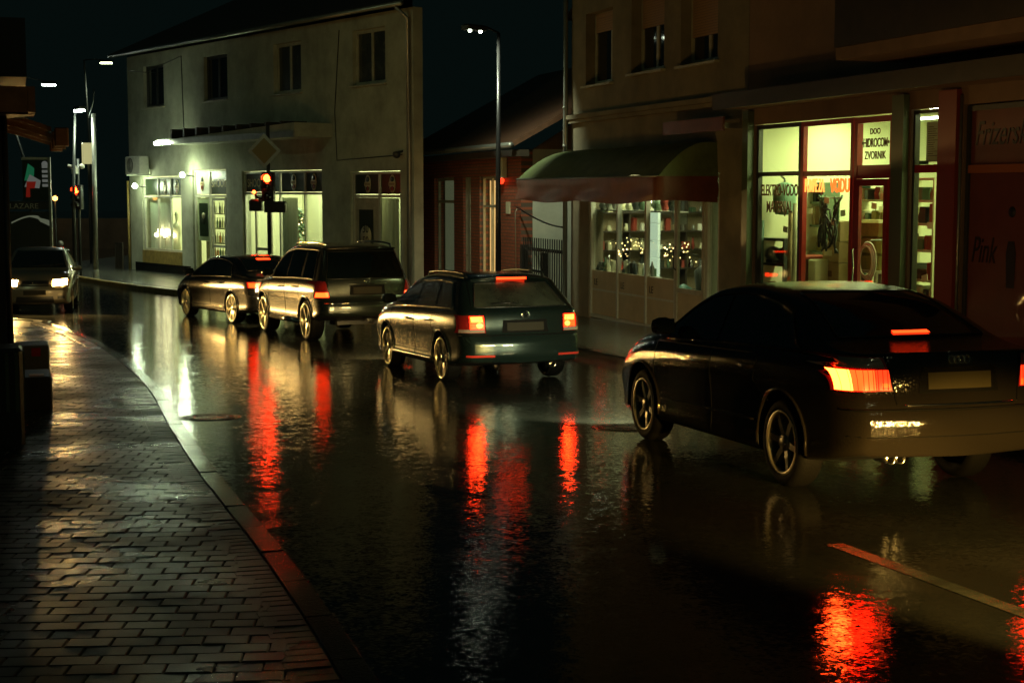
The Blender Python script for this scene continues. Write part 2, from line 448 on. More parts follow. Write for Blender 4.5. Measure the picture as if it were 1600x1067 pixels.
def lettering(text, name, size, m, parent, loc, rot=(math.pi / 2, 0, 0), ext=.004, align='CENTER', bold=0.0, sx=1.0, shear=0.0):
    cu = bpy.data.curves.new(name, 'FONT'); cu.body = text; cu.size = size; cu.extrude = ext; cu.align_x = align
    cu.offset = bold; cu.shear = shear
    t = bpy.data.objects.new(name + '_tmp', cu); col.objects.link(t)
    dg = bpy.context.evaluated_depsgraph_get(); dg.update()
    me = bpy.data.meshes.new_from_object(t.evaluated_get(dg))
    bpy.data.objects.remove(t); bpy.data.curves.remove(cu)
    me.transform(Matrix.Diagonal((sx, 1, 1, 1)))
    me.materials.clear(); me.materials.append(m)
    o = bpy.data.objects.new(name, me); col.objects.link(o); o.parent = parent; o.location = loc; o.rotation_euler = rot
    return o


def pchip(pts):
    x = np.array([p[0] for p in pts], float); y = np.array([p[1] for p in pts], float)
    h = np.diff(x); d = np.diff(y) / h; m = np.zeros(len(x)); m[0] = d[0]; m[-1] = d[-1]
    for i in range(1, len(x) - 1):
        if d[i - 1] * d[i] > 0:
            w1, w2 = 2 * h[i] + h[i - 1], h[i] + 2 * h[i - 1]
            m[i] = (w1 + w2) / (w1 / d[i - 1] + w2 / d[i])

    def f(t):
        t = min(max(t, x[0]), x[-1]); i = min(max(int(np.searchsorted(x, t)) - 1, 0), len(x) - 2)
        s = (t - x[i]) / h[i]
        return float((2 * s**3 - 3 * s * s + 1) * y[i] + (s**3 - 2 * s * s + s) * h[i] * m[i] + (-2 * s**3 + 3 * s * s) * y[i + 1] + (s**3 - s * s) * h[i] * m[i + 1])
    return f


def crom(P, k=4):
    out = []
    n = len(P)
    for i in range(n - 1):
        a, b, c, d = P[max(i - 1, 0)], P[i], P[i + 1], P[min(i + 2, n - 1)]
        for j in range(k):
            t = j / k
            out.append(tuple(.5 * (2 * b[q] + (c[q] - a[q]) * t + (2 * a[q] - 5 * b[q] + 4 * c[q] - d[q]) * t * t + (3 * b[q] - a[q] - 3 * c[q] + d[q]) * t**3) for q in range(len(b))))
    out.append(tuple(P[-1]))
    return out


# ---------------------------------------------------------------- ground
def sheet(name, xs, ys, dz, m, kind='structure'):
    b = MB(); b.grid([[(x, y, gz(y) + dz) for x in xs] for y in ys], m, True)
    o = b.build(name); tag(o, kind=kind); return o


ys = [-30, -20] + [i * 1.0 for i in range(-10, 70)] + [80, 100, 140, 180, 240]
sheet('road', [-150, -60, -30, -15, -8, -4, 0, 4, 8, 15, 30, 60, 120], ys, 0.0, M['asphalt'])

# left kerb, as the photo shows it curving away to the side street
kp = [(2.75, -5.0), (1.3, 0.0), (.05, 4.2)]
for px, py in ((600, 1067), (540, 980), (440, 850), (345, 740), (290, 665), (255, 610), (215, 572), (165, 538), (120, 518)):
    p = G(px, py, .12); kp.append((p.x, p.y))
p = G(78, 505, .12); kp += [(p.x, p.y)]; p = G(40, 497.5, .12); kp += [(p.x, p.y), (-16.5, 35.2), (-22, 36.0), (-30, 36.2)]
kc = [Vector((a, b, 0)) for a, b in crom(kp, 12)]


def resample(pts, step):
    out = [pts[0].copy()]; acc = 0.0; last = pts[0]
    for q in pts[1:]:
        d = (q - last).length
        while acc + d >= step:
            t = (step - acc) / d; last = last.lerp(q, t); out.append(last.copy()); d = (q - last).length; acc = 0.0
        acc += d; last = q
    return out


def normals(pts):
    out = []
    for i in range(len(pts)):
        t = pts[min(i + 1, len(pts) - 1)] - pts[max(i - 1, 0)]; t.normalize(); out.append(Vector((-t.y, t.x, 0)))
    return out


kr = resample(kc, .1); kn = normals(kr)          # normals point left, away from the road


def kerb_run(pts, nrm, name, m, width=.15, h=.125, stone=8, seed=1):
    rnd = random.Random(seed); b = MB()
    for i in range(0, len(pts) - stone, stone):
        seg = pts[i:i + stone + 1]; sn = nrm[i:i + stone + 1]
        dz = rnd.uniform(-.002, .002); tilt = rnd.uniform(-.003, .003)
        rows = []
        for k, (p_, n_) in enumerate(zip(seg, sn)):
            g = gz(p_.y); c = p_.copy()
            if k == 0: c = c.lerp(seg[1], .09)
            if k == stone: c = c.lerp(seg[-2], .09)
            def P(o, z): q = c + n_ * o; return (q.x, q.y, g + z)
            rows.append([P(0, -.05), P(.004, h - .02 + dz), P(.02, h + dz), P(width, h + dz + tilt), P(width, -.05)])
        b.grid(rows, m, False, True)
        for r in (rows[0], rows[-1]): b.add(r, [(0, 1, 2, 3, 4)], m)
    o = b.build(name); tag(o, kind='structure'); return o


kerb_run(kr, kn, 'kerb', M['kerb'])
# pavement bed under the pavers
bed = MB(); rows = []
for p_, n_ in zip(kr[::5], kn[::5]):
    q = p_ + n_ * .14
    xl = min(q.x - .5, -9.0) if q.y < 30 else q.x - 10
    if q.y < 34: rows.append([(q.x, q.y, gz(q.y) + .098), ((q.x + xl) / 2, q.y, gz(q.y) + .098), (xl - 6, q.y, gz(q.y) + .098)])
bed.grid(rows, M['joint'], True, False); tag(bed.build('pavement_bed'), kind='structure')


def kerb_x(y):
    for i in range(len(kr) - 1):
        if kr[i].y <= y <= kr[i + 1].y: return kr[i].x
    return -99


kxs = {}
pav = MB(); rnd = random.Random(3)


def paver(cx, cy, ux, uy, L_, W_, m):
    """one bevelled concrete block, slightly settled"""
    z = gz(cy) + .12 + rnd.uniform(-.0025, .0025); ta, tb = rnd.gauss(0, .006), rnd.gauss(0, .007)
    g, bv = .003, .006

    def P(a, b_, top):
        return (cx + ux * a - uy * b_, cy + uy * a + ux * b_, (z + ta * a + tb * b_ - .03 * uy * a - .03 * ux * b_) if top == 2 else (z - bv + ta * a + tb * b_ - .03 * uy * a - .03 * ux * b_ if top == 1 else gz(cy) + .09))
    l, w_ = L_ / 2 - g, W_ / 2 - g
    v = []
    for k, i in ((0, 0), (1, 0), (2, bv)):
        v += [P(-l + i, -w_ + i, k), P(l - i, -w_ + i, k), P(l - i, w_ - i, k), P(-l + i, w_ - i, k)]
    f = [(8, 9, 10, 11)]
    for r in (0, 4):
        for i in range(4): f.append((r + i, r + (i + 1) % 4, r + 4 + (i + 1) % 4, r + 4 + i))
    pav.add(v, f, m)


ang = R_(4.0); ux, uy = math.cos(ang), math.sin(ang)
PL, PW = .205, .150
for j in range(20, 215):
    for i in range(-75, 20):
        a = (i + (.5 if j % 2 else 0)) * PL; b_ = j * PW
        cx, cy = ux * a - uy * b_, uy * a + ux * b_
        if cy < 5 or cy > 33 or cx < -.36 * cy - .5: continue
        key = round(cy, 1)
        if key not in kxs: kxs[key] = kerb_x(cy)
        lim = kxs[key] - .345 * (1.0 if cy < 20 else 1.0 + (cy - 20) * .05); ln = PL
        if cx + PL / 2 > lim:                 # cut block against the border course
            ln = PL - (cx + PL / 2 - lim)
            if ln < .035: continue
            cx -= (PL - ln) / 2
        paver(cx, cy, ux, uy, ln, PW, M['paver'])
# soldier course along the kerb
kb = resample([p_ + n_ * .265 for p_, n_ in zip(kr, kn)], .105); kbn = normals(kb)
for p_, n_ in zip(kb, kbn):
    if 5 < p_.y < 34: paver(p_.x, p_.y, n_.x, n_.y, .215, .105, M['paver'])
tag(pav.build('pavement'), kind='structure')

# right-hand kerb and pavement, curving round with the street
rk = [(8.0, 4.0), (5.6, 11.4), (3.5, 17.8), (1.76, 22.94), (1.2, 24.79), (-.15, 29.0), (-2.0, 33.5), (-5.0, 38.9), (-9.45, 44.4), (-12.5, 48.6), (-15.23, 52.9), (-17.5, 56.2), (-18.4, 59.5), (-18.2, 64), (-17, 80)]
rc = [Vector((a, b, 0)) for a, b in crom(rk, 12)]
rr_ = resample(rc, .1); rn = [-n for n in normals(rr_)]
iy = next(i for i, p_ in enumerate(rr_) if p_.y > 36.5)
iz = next(i for i, p_ in enumerate(rr_) if p_.y > 57.5)


def kerb_run_r(i0, i1, name, m):
    pts = rr_[i0:i1]; nn = rn[i0:i1]
    rnd = random.Random(5); b = MB()
    for i in range(0, len(pts) - 10, 10):
        rows = []; dz = rnd.uniform(-.005, .005)
        for k in range(11):
            c = pts[i + k].copy(); n_ = nn[i + k]; g = gz(c.y)
            if k == 0: c = c.lerp(pts[i + 1], .05)
            if k == 10: c = c.lerp(pts[i + 9], .05)
            def P(o, z): q = c + n_ * o; return (q.x, q.y, g + z)
            rows.append([P(0, -.05), P(.004, .12 + dz), P(.02, .14 + dz), P(.18, .14 + dz), P(.18, -.05)])
        b.grid(rows, m, False, False)
        for r in (rows[0], rows[-1]): b.add(r, [(0, 1, 2, 3, 4)], m)
    tag(b.build(name), kind='structure')


kerb_run_r(0, iy, 'kerb', M['kerb']); kerb_run_r(iy - 1, iz, 'yellow_kerb', M['ykerb'])
sl = MB(); rows = []
for p_, n_ in zip(rr_[::4], rn[::4]):
    q = p_ + n_ * .17
    rows.append([(q.x + s, q.y + n_.y * s * .4, gz(q.y) + .13 + .004 * min(s, 4)) for s in (0, 1, 2, 4, 9, 22)])
sl.grid(rows, M['slab'], True, True); tag(sl.build('far_pavement'), kind='structure')

# centre line dashes
def road_mark(a, b_, wd):
    a, b_ = Vector(a), Vector(b_); d = (b_ - a); n_ = Vector((-d.y, d.x)).normalized() * wd / 2; mk = MB(); rows = []
    for k in range(9):
        c = a.lerp(b_, k / 8); rows.append([(c.x - n_.x, c.y - n_.y, gz(c.y) + .004), (c.x + n_.x, c.y + n_.y, gz(c.y) + .004)])
    mk.grid(rows, M['paint'], False, False); tag(mk.build('road_marking'), kind='structure')


road_mark((2.05, 9.6), (3.0, 6.75), .12); road_mark((4.0, 3.9), (4.9, 1.2), .12)

# manholes
for (px, py, rad, lab) in ((328, 652, .34, 'round iron manhole cover in the road beside the paved kerb'), (975, 668, .34, 'round iron manhole cover in the road by the front wheel of the black car')):
    p = G(px, py); b = MB()
    t = empty('manhole_cover', (p.x, p.y, gz(p.y))); t.rotation_euler = (math.atan(-.03), 0, 0); tag(t, lab, 'manhole cover')
    b.lathe([(rad, -.01), (rad, .003), (rad - .03, .005), (rad - .05, .002)], 36, m=M['iron']); b.build('frame', None, t)
    c = MB(); c.lathe([(rad - .055, -.006), (rad - .06, .003), (rad * .55, .003), (rad * .53, .001), (rad * .3, .001), (rad * .28, .003), (.001, .003)], 36, m=M['iron'])
    for k in range(10):
        a = k * math.pi / 5
        c.tube([(math.cos(a) * rad * .56, math.sin(a) * rad * .56, -.004), (math.cos(a) * rad * .8, math.sin(a) * rad * .8, -.004)], .012, 6, M['iron'])
    c.build('lid', None, t)


# ---------------------------------------------------------------- cars
def wheel_data(name, R, rr, wd, spokes, rimmat, double=False):
    """tyre and alloy rim around the y axis, outer face towards +y"""
    t = MB(); h = wd / 2
    t.lathe([(rr - .02, -h + .02), (rr + .01, -h), (R - .04, -h - .004), (R - .012, -h + .02), (R, -h + .05), (R, h - .05), (R - .012, h - .02), (R - .04, h + .004), (rr + .01, h), (rr - .012, h - .015), (rr - .02, h - .03)], 40, axis='y', m=M['tyre'])
    r = MB()
    r.lathe([(rr + .004, h - .004), (rr + .001, h + .004), (rr - .020, h + .002), (rr - .026, h - .010), (rr - .03, h - .06), (rr - .035, -h + .04), (.001, -h + .04)], 40, axis='y', m=rimmat)
    r.mats.append(M['rimdark']); n0 = len(r.f)
    for k in range(len(r.mi) - 40, len(r.mi)): r.mi[k] = 1
    r.lathe([(.16, -.02), (.16, -.035), (.02, -.035)], 24, axis='y', m=M['rimdark'])
    n = spokes * (2 if double else 1)
    for k in range(n):
        a = 2 * math.pi * (k // 2 if double else k) / spokes + ((.16 if k % 2 else -.16) if double else 0)
        w0, w1 = (.020, .016) if double else (.036, .026)
        pts = []
        for rad, yy, ww in ((.035, h - .035, w0), (rr * .5, h - .020, (w0 + w1) / 2), (rr - .018, h - .012, w1)):
            aa = a if not double else a * 1.0
            cx, cz = math.cos(aa) * rad, math.sin(aa) * rad; tx, tz = -math.sin(aa), math.cos(aa)
            pts.append([(cx - tx * ww, yy - .03, cz - tz * ww), (cx - tx * ww * .75, yy, cz - tz * ww * .75), (cx + tx * ww * .75, yy, cz + tz * ww * .75), (cx + tx * ww, yy - .03, cz + tz * ww)])
        r.grid(pts, rimmat, False, True)
    r.lathe([(.062, h - .05), (.06, h - .022), (.05, h - .014), (.001, h - .012)], 20, axis='y', m=rimmat)
    for k in range(5):
        a = k * 2 * math.pi / 5 + .3; r.lathe([(.012, h - .016), (.009, h - .012), (.0005, h - .012)], 8, c=(math.cos(a) * .045, 0, math.sin(a) * .045), axis='y', m=M['rimdark'])
    return t.mesh(name + '_tyre'), r.mesh(name + '_rim')


class Car:
    def __init__(s, spec, name, label, paint, loc, heading, pitch, scale=1.0):
        s.c = spec; s.paint = paint
        s.root = empty(name, loc); s.root.scale = scale if isinstance(scale, tuple) else (scale,) * 3; s.root.rotation_euler = (0, pitch, heading); tag(s.root, label, 'car')
        c = spec
        s.zt = pchip(c['zt']); s.zs = pchip(c['zs']); s.zb = pchip(c['zb']); s.ro = pchip(c['ro']); s.fo = pchip(c['fo'])
        s.make_body()

    def hw(s, x):
        c = s.c; h = c['hw']
        d = x - c['xr']; Lc = c.get('rcl', .34)
        if d < Lc: h *= 1 - c.get('rcr', .16) * (1 - math.sqrt(max(0, 1 - (1 - d / Lc) ** 2)))
        if d < .9: h *= 1 - .03 * (1 - d / .9) ** 2
        d = c['xf'] - x; Lc = c.get('fcl', .55)
        if d < Lc: h *= 1 - c.get('fcr', .22) * (1 - math.sqrt(max(0, 1 - (1 - d / Lc) ** 2)))
        if d < 1.2: h *= 1 - .06 * (1 - d / 1.2) ** 2
        return h

    def rail(s, x):
        zt, zs = s.zt(x), s.zs(x)
        return max(zt - s.c.get('crown', .075), zs + .62 * (zt - zs))

    def section(s, x):
        h = s.hw(x); zt, zs, zb = s.zt(x), s.zs(x), s.zb(x); zs = min(zs, zt - .02)
        zr = s.rail(x); hs = h - .045; tb = s.c.get('tumble', .36)
        hr = hs - .03 - tb * max(zr - zs, 0)
        zmid = zb + (zs - zb) * .55
        P = [(0, zb), (h * .6, zb), (h * .9, zb + .01), (h * .975, zb + .06), (h * .968, zb + (zmid - zb) * .45), (h * .978, zmid - .03), (h, zmid + (zs - zmid) * .34), (h - .010, zs - .10), (h - .024, zs - .045),
             (hs, zs), (hs - .022, zs + (zr - zs) * .12), (hs + (hr - hs) * .55, zs + (zr - zs) * .56), (hr + .006, zr - (zr - zs) * .06), (hr - .035, zr + (zt - zr) * .45), (hr * .72, zr + (zt - zr) * .84), (hr * .38, zt - (zt - zr) * .03), (0, zt)]
        return crom(P, 3)

    def off(s, x, z):
        c = s.c; L = c.get('rl', 1.3); d = x - c['xr']; o = 0
        if d < L: o += s.ro(z) * (1 - d / L) ** 2
        L = c.get('fl', 1.2); d = c['xf'] - x
        if d < L: o -= s.fo(z) * (1 - d / L) ** 2
        return x + o

    def make_body(s):
        c = s.c; n = 96; xr, xf = c['xr'], c['xf']
        xs = [xr + (xf - xr) * (.5 - .5 * math.cos(math.pi * (.06 + .88 * k / n))) for k in range(n + 1)]
        a0, a1 = xs[0], xs[-1]; xs = [xr + (x - a0) / (a1 - a0) * (xf - xr) for x in xs]
        v = []; f = []; K = None
        for x in xs:
            h = s.section(x); K = len(h)
            for (y, z) in h: v.append((s.off(x, z), y, z))
            for (y, z) in h[K - 2:0:-1]: v.append((s.off(x, z), -y, z))
        RN = 2 * K - 2
        for i in range(n):
            for k in range(RN):
                f.append((i * RN + k, i * RN + (k + 1) % RN, (i + 1) * RN + (k + 1) % RN, (i + 1) * RN + k))
        for end, base, bul in ((0, 0, -c.get('rbul', .07)), (1, n * RN, c.get('fbul', .14))):
            NS = 14; prev = None
            for k in range(K):
                Lp = v[base + k]; Rp = v[base + (RN - k) % RN]
                if k in (0, K - 1): row = [base + k] * (NS + 1)
                else:
                    row = [base + k]
                    for q in range(1, NS):
                        t = q / NS; yy = Lp[1] + (Rp[1] - Lp[1]) * t; e = 1 - (2 * t - 1) ** 2
                        v.append((Lp[0] + bul * e, yy, Lp[2])); row.append(len(v) - 1)
                    row.append(base + (RN - k) % RN)
                if prev is not None:
                    for q in range(NS):
                        fc = []
                        for i_ in (prev[q], prev[q + 1], row[q + 1], row[q]):
                            if i_ not in fc: fc.append(i_)
                        if len(fc) > 2: f.append(tuple(fc) if end == 0 else tuple(fc[::-1]))
                prev = row
        s.bvh = BVHTree.FromPolygons([Vector(p_) for p_ in v], f)
        me = bpy.data.meshes.new('body'); me.from_pydata(v, [], f); me.update()
        import bmesh
        bm = bmesh.new(); bm.from_mesh(me); bmesh.ops.recalc_face_normals(bm, faces=bm.faces); bm.to_mesh(me); bm.free()
        o = bpy.data.objects.new('body', me); col.objects.link(o)
        # cut the wheel arches
        cuts = []
        for ax in (0, c['wb']):
            b = MB(); Ra = c['R'] + c.get('gap', .045); hw_ = c['hw'] + .3
            N = 40; vs = [(ax + Ra * math.cos(2 * math.pi * k / N), yy, c['R'] + .01 + Ra * math.sin(2 * math.pi * k / N)) for yy in (-hw_, hw_) for k in range(N)]
            fs = [tuple(range(N)), tuple(range(2 * N - 1, N - 1, -1))] + [(k, k + N, (k + 1) % N + N, (k + 1) % N) for k in range(N)]
            b.add(vs, fs); co = b.build('cutter')
            bm = bmesh.new(); bm.from_mesh(co.data); bmesh.ops.recalc_face_normals(bm, faces=bm.faces); bm.to_mesh(co.data); bm.free()
            md = o.modifiers.new('cut', 'BOOLEAN'); md.object = co; md.operation = 'DIFFERENCE'; md.solver = 'EXACT'; cuts.append(co)
        dg = bpy.context.evaluated_depsgraph_get(); dg.update()
        me2 = bpy.data.meshes.new_from_object(o.evaluated_get(dg)); me2.name = 'body'
        o.modifiers.clear(); o.data = me2; bpy.data.meshes.remove(me)
        for co in cuts: bpy.data.objects.remove(co)
        me2.materials.clear(); me2.materials.append(s.paint); me2.materials.append(M['black'])
        if c.get('low'): me2.materials.append(c['low'])
        axs = (0, c['wb'])
        for p_ in me2.polygons:
            p_.use_smooth = True; p_.material_index = 0
            ce = p_.center
            for ax in axs:
                r = math.hypot(ce.x - ax, ce.z - c['R'] - .01)
                if r < c['R'] + c.get('gap', .045) + .006 and abs(p_.normal.y) < .5 and abs(ce.y) < c['hw'] - .02: p_.material_index = 1
            if p_.normal.z < -.8: p_.material_index = 1
            if p_.material_index == 0 and c.get('low') and ce.x < c['lowx'] and ce.z < c['lowz']: p_.material_index = 2
        me2.set_sharp_from_angle(angle=R_(38))
        o.parent = s.root; s.body = o

    # --- projecting details on the body
    def hit(s, view, a, b_, off=.004, sg=1):
        if view == 'side': o, d = Vector((a, sg * 3, b_)), Vector((0, -sg, 0))
        elif view == 'rear': o, d = Vector((-6, a, b_)), Vector((1, 0, 0))
        elif view == 'front': o, d = Vector((9, a, b_)), Vector((-1, 0, 0))
        else: o, d = Vector((a, b_, 4)), Vector((0, 0, -1))
        l, n_, _, _ = s.bvh.ray_cast(o, d)
        if l is None: return None
        if n_.dot(d) > 0: n_ = -n_
        return l + n_ * off

    def patch(s, name, view, rows, m, off=.005, sg=1, parent=None, mb=None):
        out = []
        for r in rows:
            q = []
            for (a, b_) in r:
                h = s.hit(view, a, b_, off, sg)
                q.append(h if h is not None else (q[-1] if q else None))
            k = next((x for x in q if x is not None), None)
            if k is None: continue
            out.append([x if x is not None else k for x in q])
        b = mb or MB(); b.grid(out, m, True)
        return b if mb else b.build(name, None, parent or s.root)

    @staticmethod
    def quad(c, n=10, m_=6):
        (a, b_, d, e) = [Vector((*p_, 0)) for p_ in c]   # corners in order around
        return [[tuple(a.lerp(b_, i / n).lerp(e.lerp(d, i / n), j / m_))[:2] for i in range(n + 1)] for j in range(m_ + 1)]

    def line(s, view, pts, r=.004, m=None, sg=1, off=.0, sub=14, mb=None, n=5):
        P = []
        for i in range(len(pts) - 1):
            for k in range(sub + (1 if i == len(pts) - 2 else 0)):
                t = k / sub; a = pts[i][0] + (pts[i + 1][0] - pts[i][0]) * t; b_ = pts[i][1] + (pts[i + 1][1] - pts[i][1]) * t
                h = s.hit(view, a, b_, off, sg)
                if h is not None: P.append(h)
        if len(P) > 1: mb.tube(P, r, n, m)

    def side_window(s, sg, xa, xb, sa, sb, n=18, inset=.028, zlo=.035):
        rows = []
        for j in range(9):
            r = j / 8; row = []
            for i in range(n + 1):
                x = (xa + sa * r) + ((xb + sb * r) - (xa + sa * r)) * i / n
                z0 = min(s.zs(x), s.zt(x) - .02) + zlo; z1 = max(s.rail(x) - inset, z0 + .004)
                row.append((s.off(x, z0 + (z1 - z0) * r), z0 + (z1 - z0) * r))
            rows.append(row)
        return rows

    def wheels(s, R, rr, wd, spokes, rimmat, double=False, steer=0.0):
        tm, rm = wheel_data('wheel', R, rr, wd, spokes, rimmat, double)
        c = s.c; yc = c['hw'] - wd / 2 - .025
        for ax in (0, c['wb']):
            for sg in (1, -1):
                o = bpy.data.objects.new('wheel', tm); col.objects.link(o); o.parent = s.root; o.location = (ax, sg * yc, R)
                o.rotation_euler = (0, random.uniform(0, 6), (0 if sg > 0 else math.pi) + (steer if ax else 0))
                q = bpy.data.objects.new('rim', rm); col.objects.link(q); q.parent = o

    def common(s, seams, handles, mirror, arch_m=None, plate=None, belt=None, ztrim=None):
        c = s.c
        for sg in (1, -1):
            for pts in seams:
                sm = MB(); s.line('side', pts, .005, M['seam'], sg, -.001, mb=sm); sm.build('panel_gap', None, s.root)
        for sg in (1, -1):
            for ax in (0, c['wb']):
                ar = MB(); Ra = c['R'] + c.get('gap', .045) + .012; P = []
                for k in range(25):
                    a = R_(-8 + 196 * k / 24); h = s.hit('side', ax + Ra * math.cos(a), c['R'] + .01 + Ra * math.sin(a), .004, sg)
                    if h is not None: P.append(h)
                ar.tube(P, .013, 6, arch_m or s.paint); ar.build('arch_lip', None, s.root)
        for sg in (1, -1):
            for (hx, hz) in handles:
                p_ = s.hit('side', hx, hz, .0, sg)
                b = MB(); b.tube([p_ + Vector((-.10, 0, 0)), p_ + Vector((-.09, sg * .035, 0)), p_ + Vector((.06, sg * .04, 0)), p_ + Vector((.09, 0, 0))], .016, 8, c.get('handle_m', s.paint))
                b.build('door_handle', None, s.root)
            mx, mz = mirror
            p_ = s.hit('side', mx, mz, 0, sg); b = MB()
            y0 = p_.y
            prof = [(.0, .02), (.03, .075), (.10, .105), (.17, .10), (.225, .075), (.24, .02)]
            rows = []
            for (yy, hh) in prof:
                rows.append([(mx + .06 + math.cos(t) * .055 * (hh / .1) + .02, y0 + sg * yy, mz + .065 + math.sin(t) * hh * .72) for t in [2 * math.pi * k / 12 for k in range(13)]])
            b.grid(rows, s.paint, True, sg > 0)
            b.add([r_ for r_ in rows[-1][:-1]], [tuple(range(12))], s.paint); b.add(rows[0][:-1], [tuple(range(12))], s.paint)
            mo = b.build('door_mirror', None, s.root)
            g = MB(); g.add([(mx + .02, y0 + sg * .04, mz + .01), (mx + .02, y0 + sg * .21, mz + .02), (mx + .02, y0 + sg * .21, mz + .125), (mx + .02, y0 + sg * .04, mz + .13)], [(0, 1, 2, 3)], M['cglass']); g.build('mirror_glass', None, mo)


def place(rear_xy, th, hw):
    """origin (centre of the rear axle) from the outer face of the left rear wheel"""
    x, y = rear_xy; th = R_(th)
    x += (hw - .03) * math.cos(th); y += (hw - .03) * math.sin(th)
    return (x, y, gz(y)), math.pi / 2 + th, math.atan((gz(y) - gz(y + 2.6 * math.cos(th))) / 2.6)


def window_set(car, defs, glass, trim_m, rear=None, front=None, trim_r=.009, inset=.028):
    for sg in (1, -1):
        for (xa, xb, sa, sb) in defs:
            rows = car.side_window(sg, xa, xb, sa, sb, inset=inset)
            car.patch('side_window', 'side', rows, glass, .005, sg)
        # trim round the whole window line
        x0, x1, s0, s1 = defs[-1][0], defs[0][1], defs[-1][2], defs[0][3]
        rows = car.side_window(sg, x0, x1, s0, s1, 40, inset=inset - .012, zlo=.022)
        loop = rows[0] + [r[-1] for r in rows[1:]] + rows[-1][::-1][1:] + [r[0] for r in rows[::-1][1:]]
        P = [car.hit('side', a, b_, .006, sg) for a, b_ in loop]; P = [p_ for p_ in P if p_ is not None]
        b = MB(); b.tube(P, trim_r, 6, trim_m); b.build('window_trim', None, car.root)
    if rear:
        car.patch('rear_window', 'rear', Car.quad(rear, 20, 10), glass, .006)
        b = MB(); q = Car.quad(rear, 20, 10); loop = q[0] + [r[-1] for r in q[1:]] + q[-1][::-1][1:] + [r[0] for r in q[::-1][1:]]
        P = [car.hit('rear', a, c_, .004) for a, c_ in loop]; b.tube([p_ for p_ in P if p_ is not None], .008, 5, M['black']); b.build('window_seal', None, car.root)
    if front:
        car.patch('windscreen', 'front', Car.quad(front, 20, 10), glass, .006)


def tail_lamp(car, sg, corners, bits):
    """lamp lens with its lit and unlit fields; corners and bits in (y,z) seen from behind"""
    lens = car.patch('tail_lamp', 'rear', Car.quad([(sg * y, z) for y, z in corners], 12, 8), M['redlens'], .006)
    for nm, q, m in bits:
        if nm == 'bulb_glow': car.patch(nm, 'rear', disc(sg * q[0], *q[1:]), m, .014, parent=lens)
        else: car.patch(nm, 'rear', Car.quad([(sg * y, z) for y, z in q], 8, 6), m, .011, parent=lens)
    return lens


def disc(cy, cz, ry, rz, n=16):
    return [[(cy + ry * r * math.cos(2 * math.pi * k / n), cz + rz * r * math.sin(2 * math.pi * k / n)) for k in range(n + 1)] for r in (1, .66, .33, .02)]


def plate(car, z, tilt_x=.0, w_=.26, h_=.055, m=None, recess=True):
    if recess:
        car.patch('plate_recess', 'rear', Car.quad([(-w_ - .07, z - .08), (w_ + .07, z - .08), (w_ + .05, z + .09), (-w_ - .05, z + .09)], 10, 5), M['seam'], .003)
    car.patch('number_plate', 'rear', Car.quad([(-w_, z - h_), (w_, z - h_), (w_, z + h_), (-w_, z + h_)], 6, 3), m or M['plate'], .012)


def exhaust(car, x, y, z, r=.035):
    b = MB(); b.lathe([(r * .75, .10), (r * .8, -.0), (r, -.02), (r, .18)], 20, c=(x, y, z), axis='x', m=M['chrome']); b.build('exhaust_pipe', None, car.root)


# -- the black saloon in front
spec = dict(xr=-1.02, xf=3.50, wb=2.65, R=.318, hw=.885, crown=.07, tumble=.40, rbul=.09,
            zt=[(-1.02, 1.02), (-.85, 1.03), (-.68, 1.045), (-.55, 1.07), (-.22, 1.20), (.12, 1.325), (.45, 1.395), (.95, 1.43), (1.45, 1.395), (1.80, 1.29), (2.15, 1.12), (2.45, 1.0), (2.75, .96), (3.15, .87), (3.40, .75), (3.50, .64)],
            zs=[(-1.02, .955), (-.5, .965), (.6, .955), (1.6, .925), (2.5, .885), (3.1, .80), (3.50, .56)],
            zb=[(-1.02, .33), (-.6, .26), (0, .2), (2.65, .2), (3.3, .2), (3.50, .26)],
            ro=[(.2, .09), (.36, .03), (.48, 0), (.62, .0), (.66, .035), (.70, .06), (.9, .08), (1.04, .10), (1.4, .10)], fo=[(.2, .06), (.45, 0), (.65, .05), (.9, .3), (1.4, .3)])
loc, hd, pt = place((2.12, 11.92), 16.9, .885)
a4 = Car(spec, 'black_saloon', 'black saloon car nearest the camera with its brake lights on', M['p_black'], loc, hd, pt, (1.1, 1.0, 1.1))
window_set(a4, [(1.16, 2.16, 0, -.02), (-.26, 1.10, .34, .02)], M['tglass'], M['p_black'], rear=[(-.63, 1.085), (.63, 1.085), (.50, 1.365), (-.50, 1.365)], front=[(-.66, 1.04), (.66, 1.04), (.52, 1.34), (-.52, 1.34)])
a4.common([[(2.32, .92), (2.36, .6), (2.30, .26)], [(1.19, .93), (1.20, .26)], [(.36, .93), (.42, .74), (.20, .60)], [(2.32, .90), (.4, .93)], [(2.25, .42), (.45, .45)]], [(1.40, .80), (.52, .83)], (1.96, .975))
a4.wheels(.318, .232, .215, 6, M['rim_grey'])
for sg in (1, -1):
    tail_lamp(a4, sg, [(.52, .765), (.865, .765), (.865, .995), (.575, .985)], [
        ('outer_field', [(.79, .773), (.855, .773), (.855, .905), (.795, .905)], M['tail_hot']), ('lit_field', [(.645, .773), (.787, .773), (.792, .905), (.652, .905)], M['tail_mid']),
        ('inner_field', [(.535, .773), (.64, .773), (.647, .905), (.552, .905)], M['tail_dim']), ('inner_bulb', [(.545, .776), (.60, .776), (.60, .82), (.548, .82)], M['tail']),
        ('upper_lens', [(.575, .918), (.855, .918), (.855, .985), (.60, .977)], M['greylens'])])
    for k in range(9):
        rb = MB(); yy = sg * (.56 + k * .034); a4.line('rear', [(yy, .776), (yy + sg * .004, .903)], .0022, M['redlens'], 1, .017, 8, rb, 4); rb.build('lens_rib', None, a4.root)
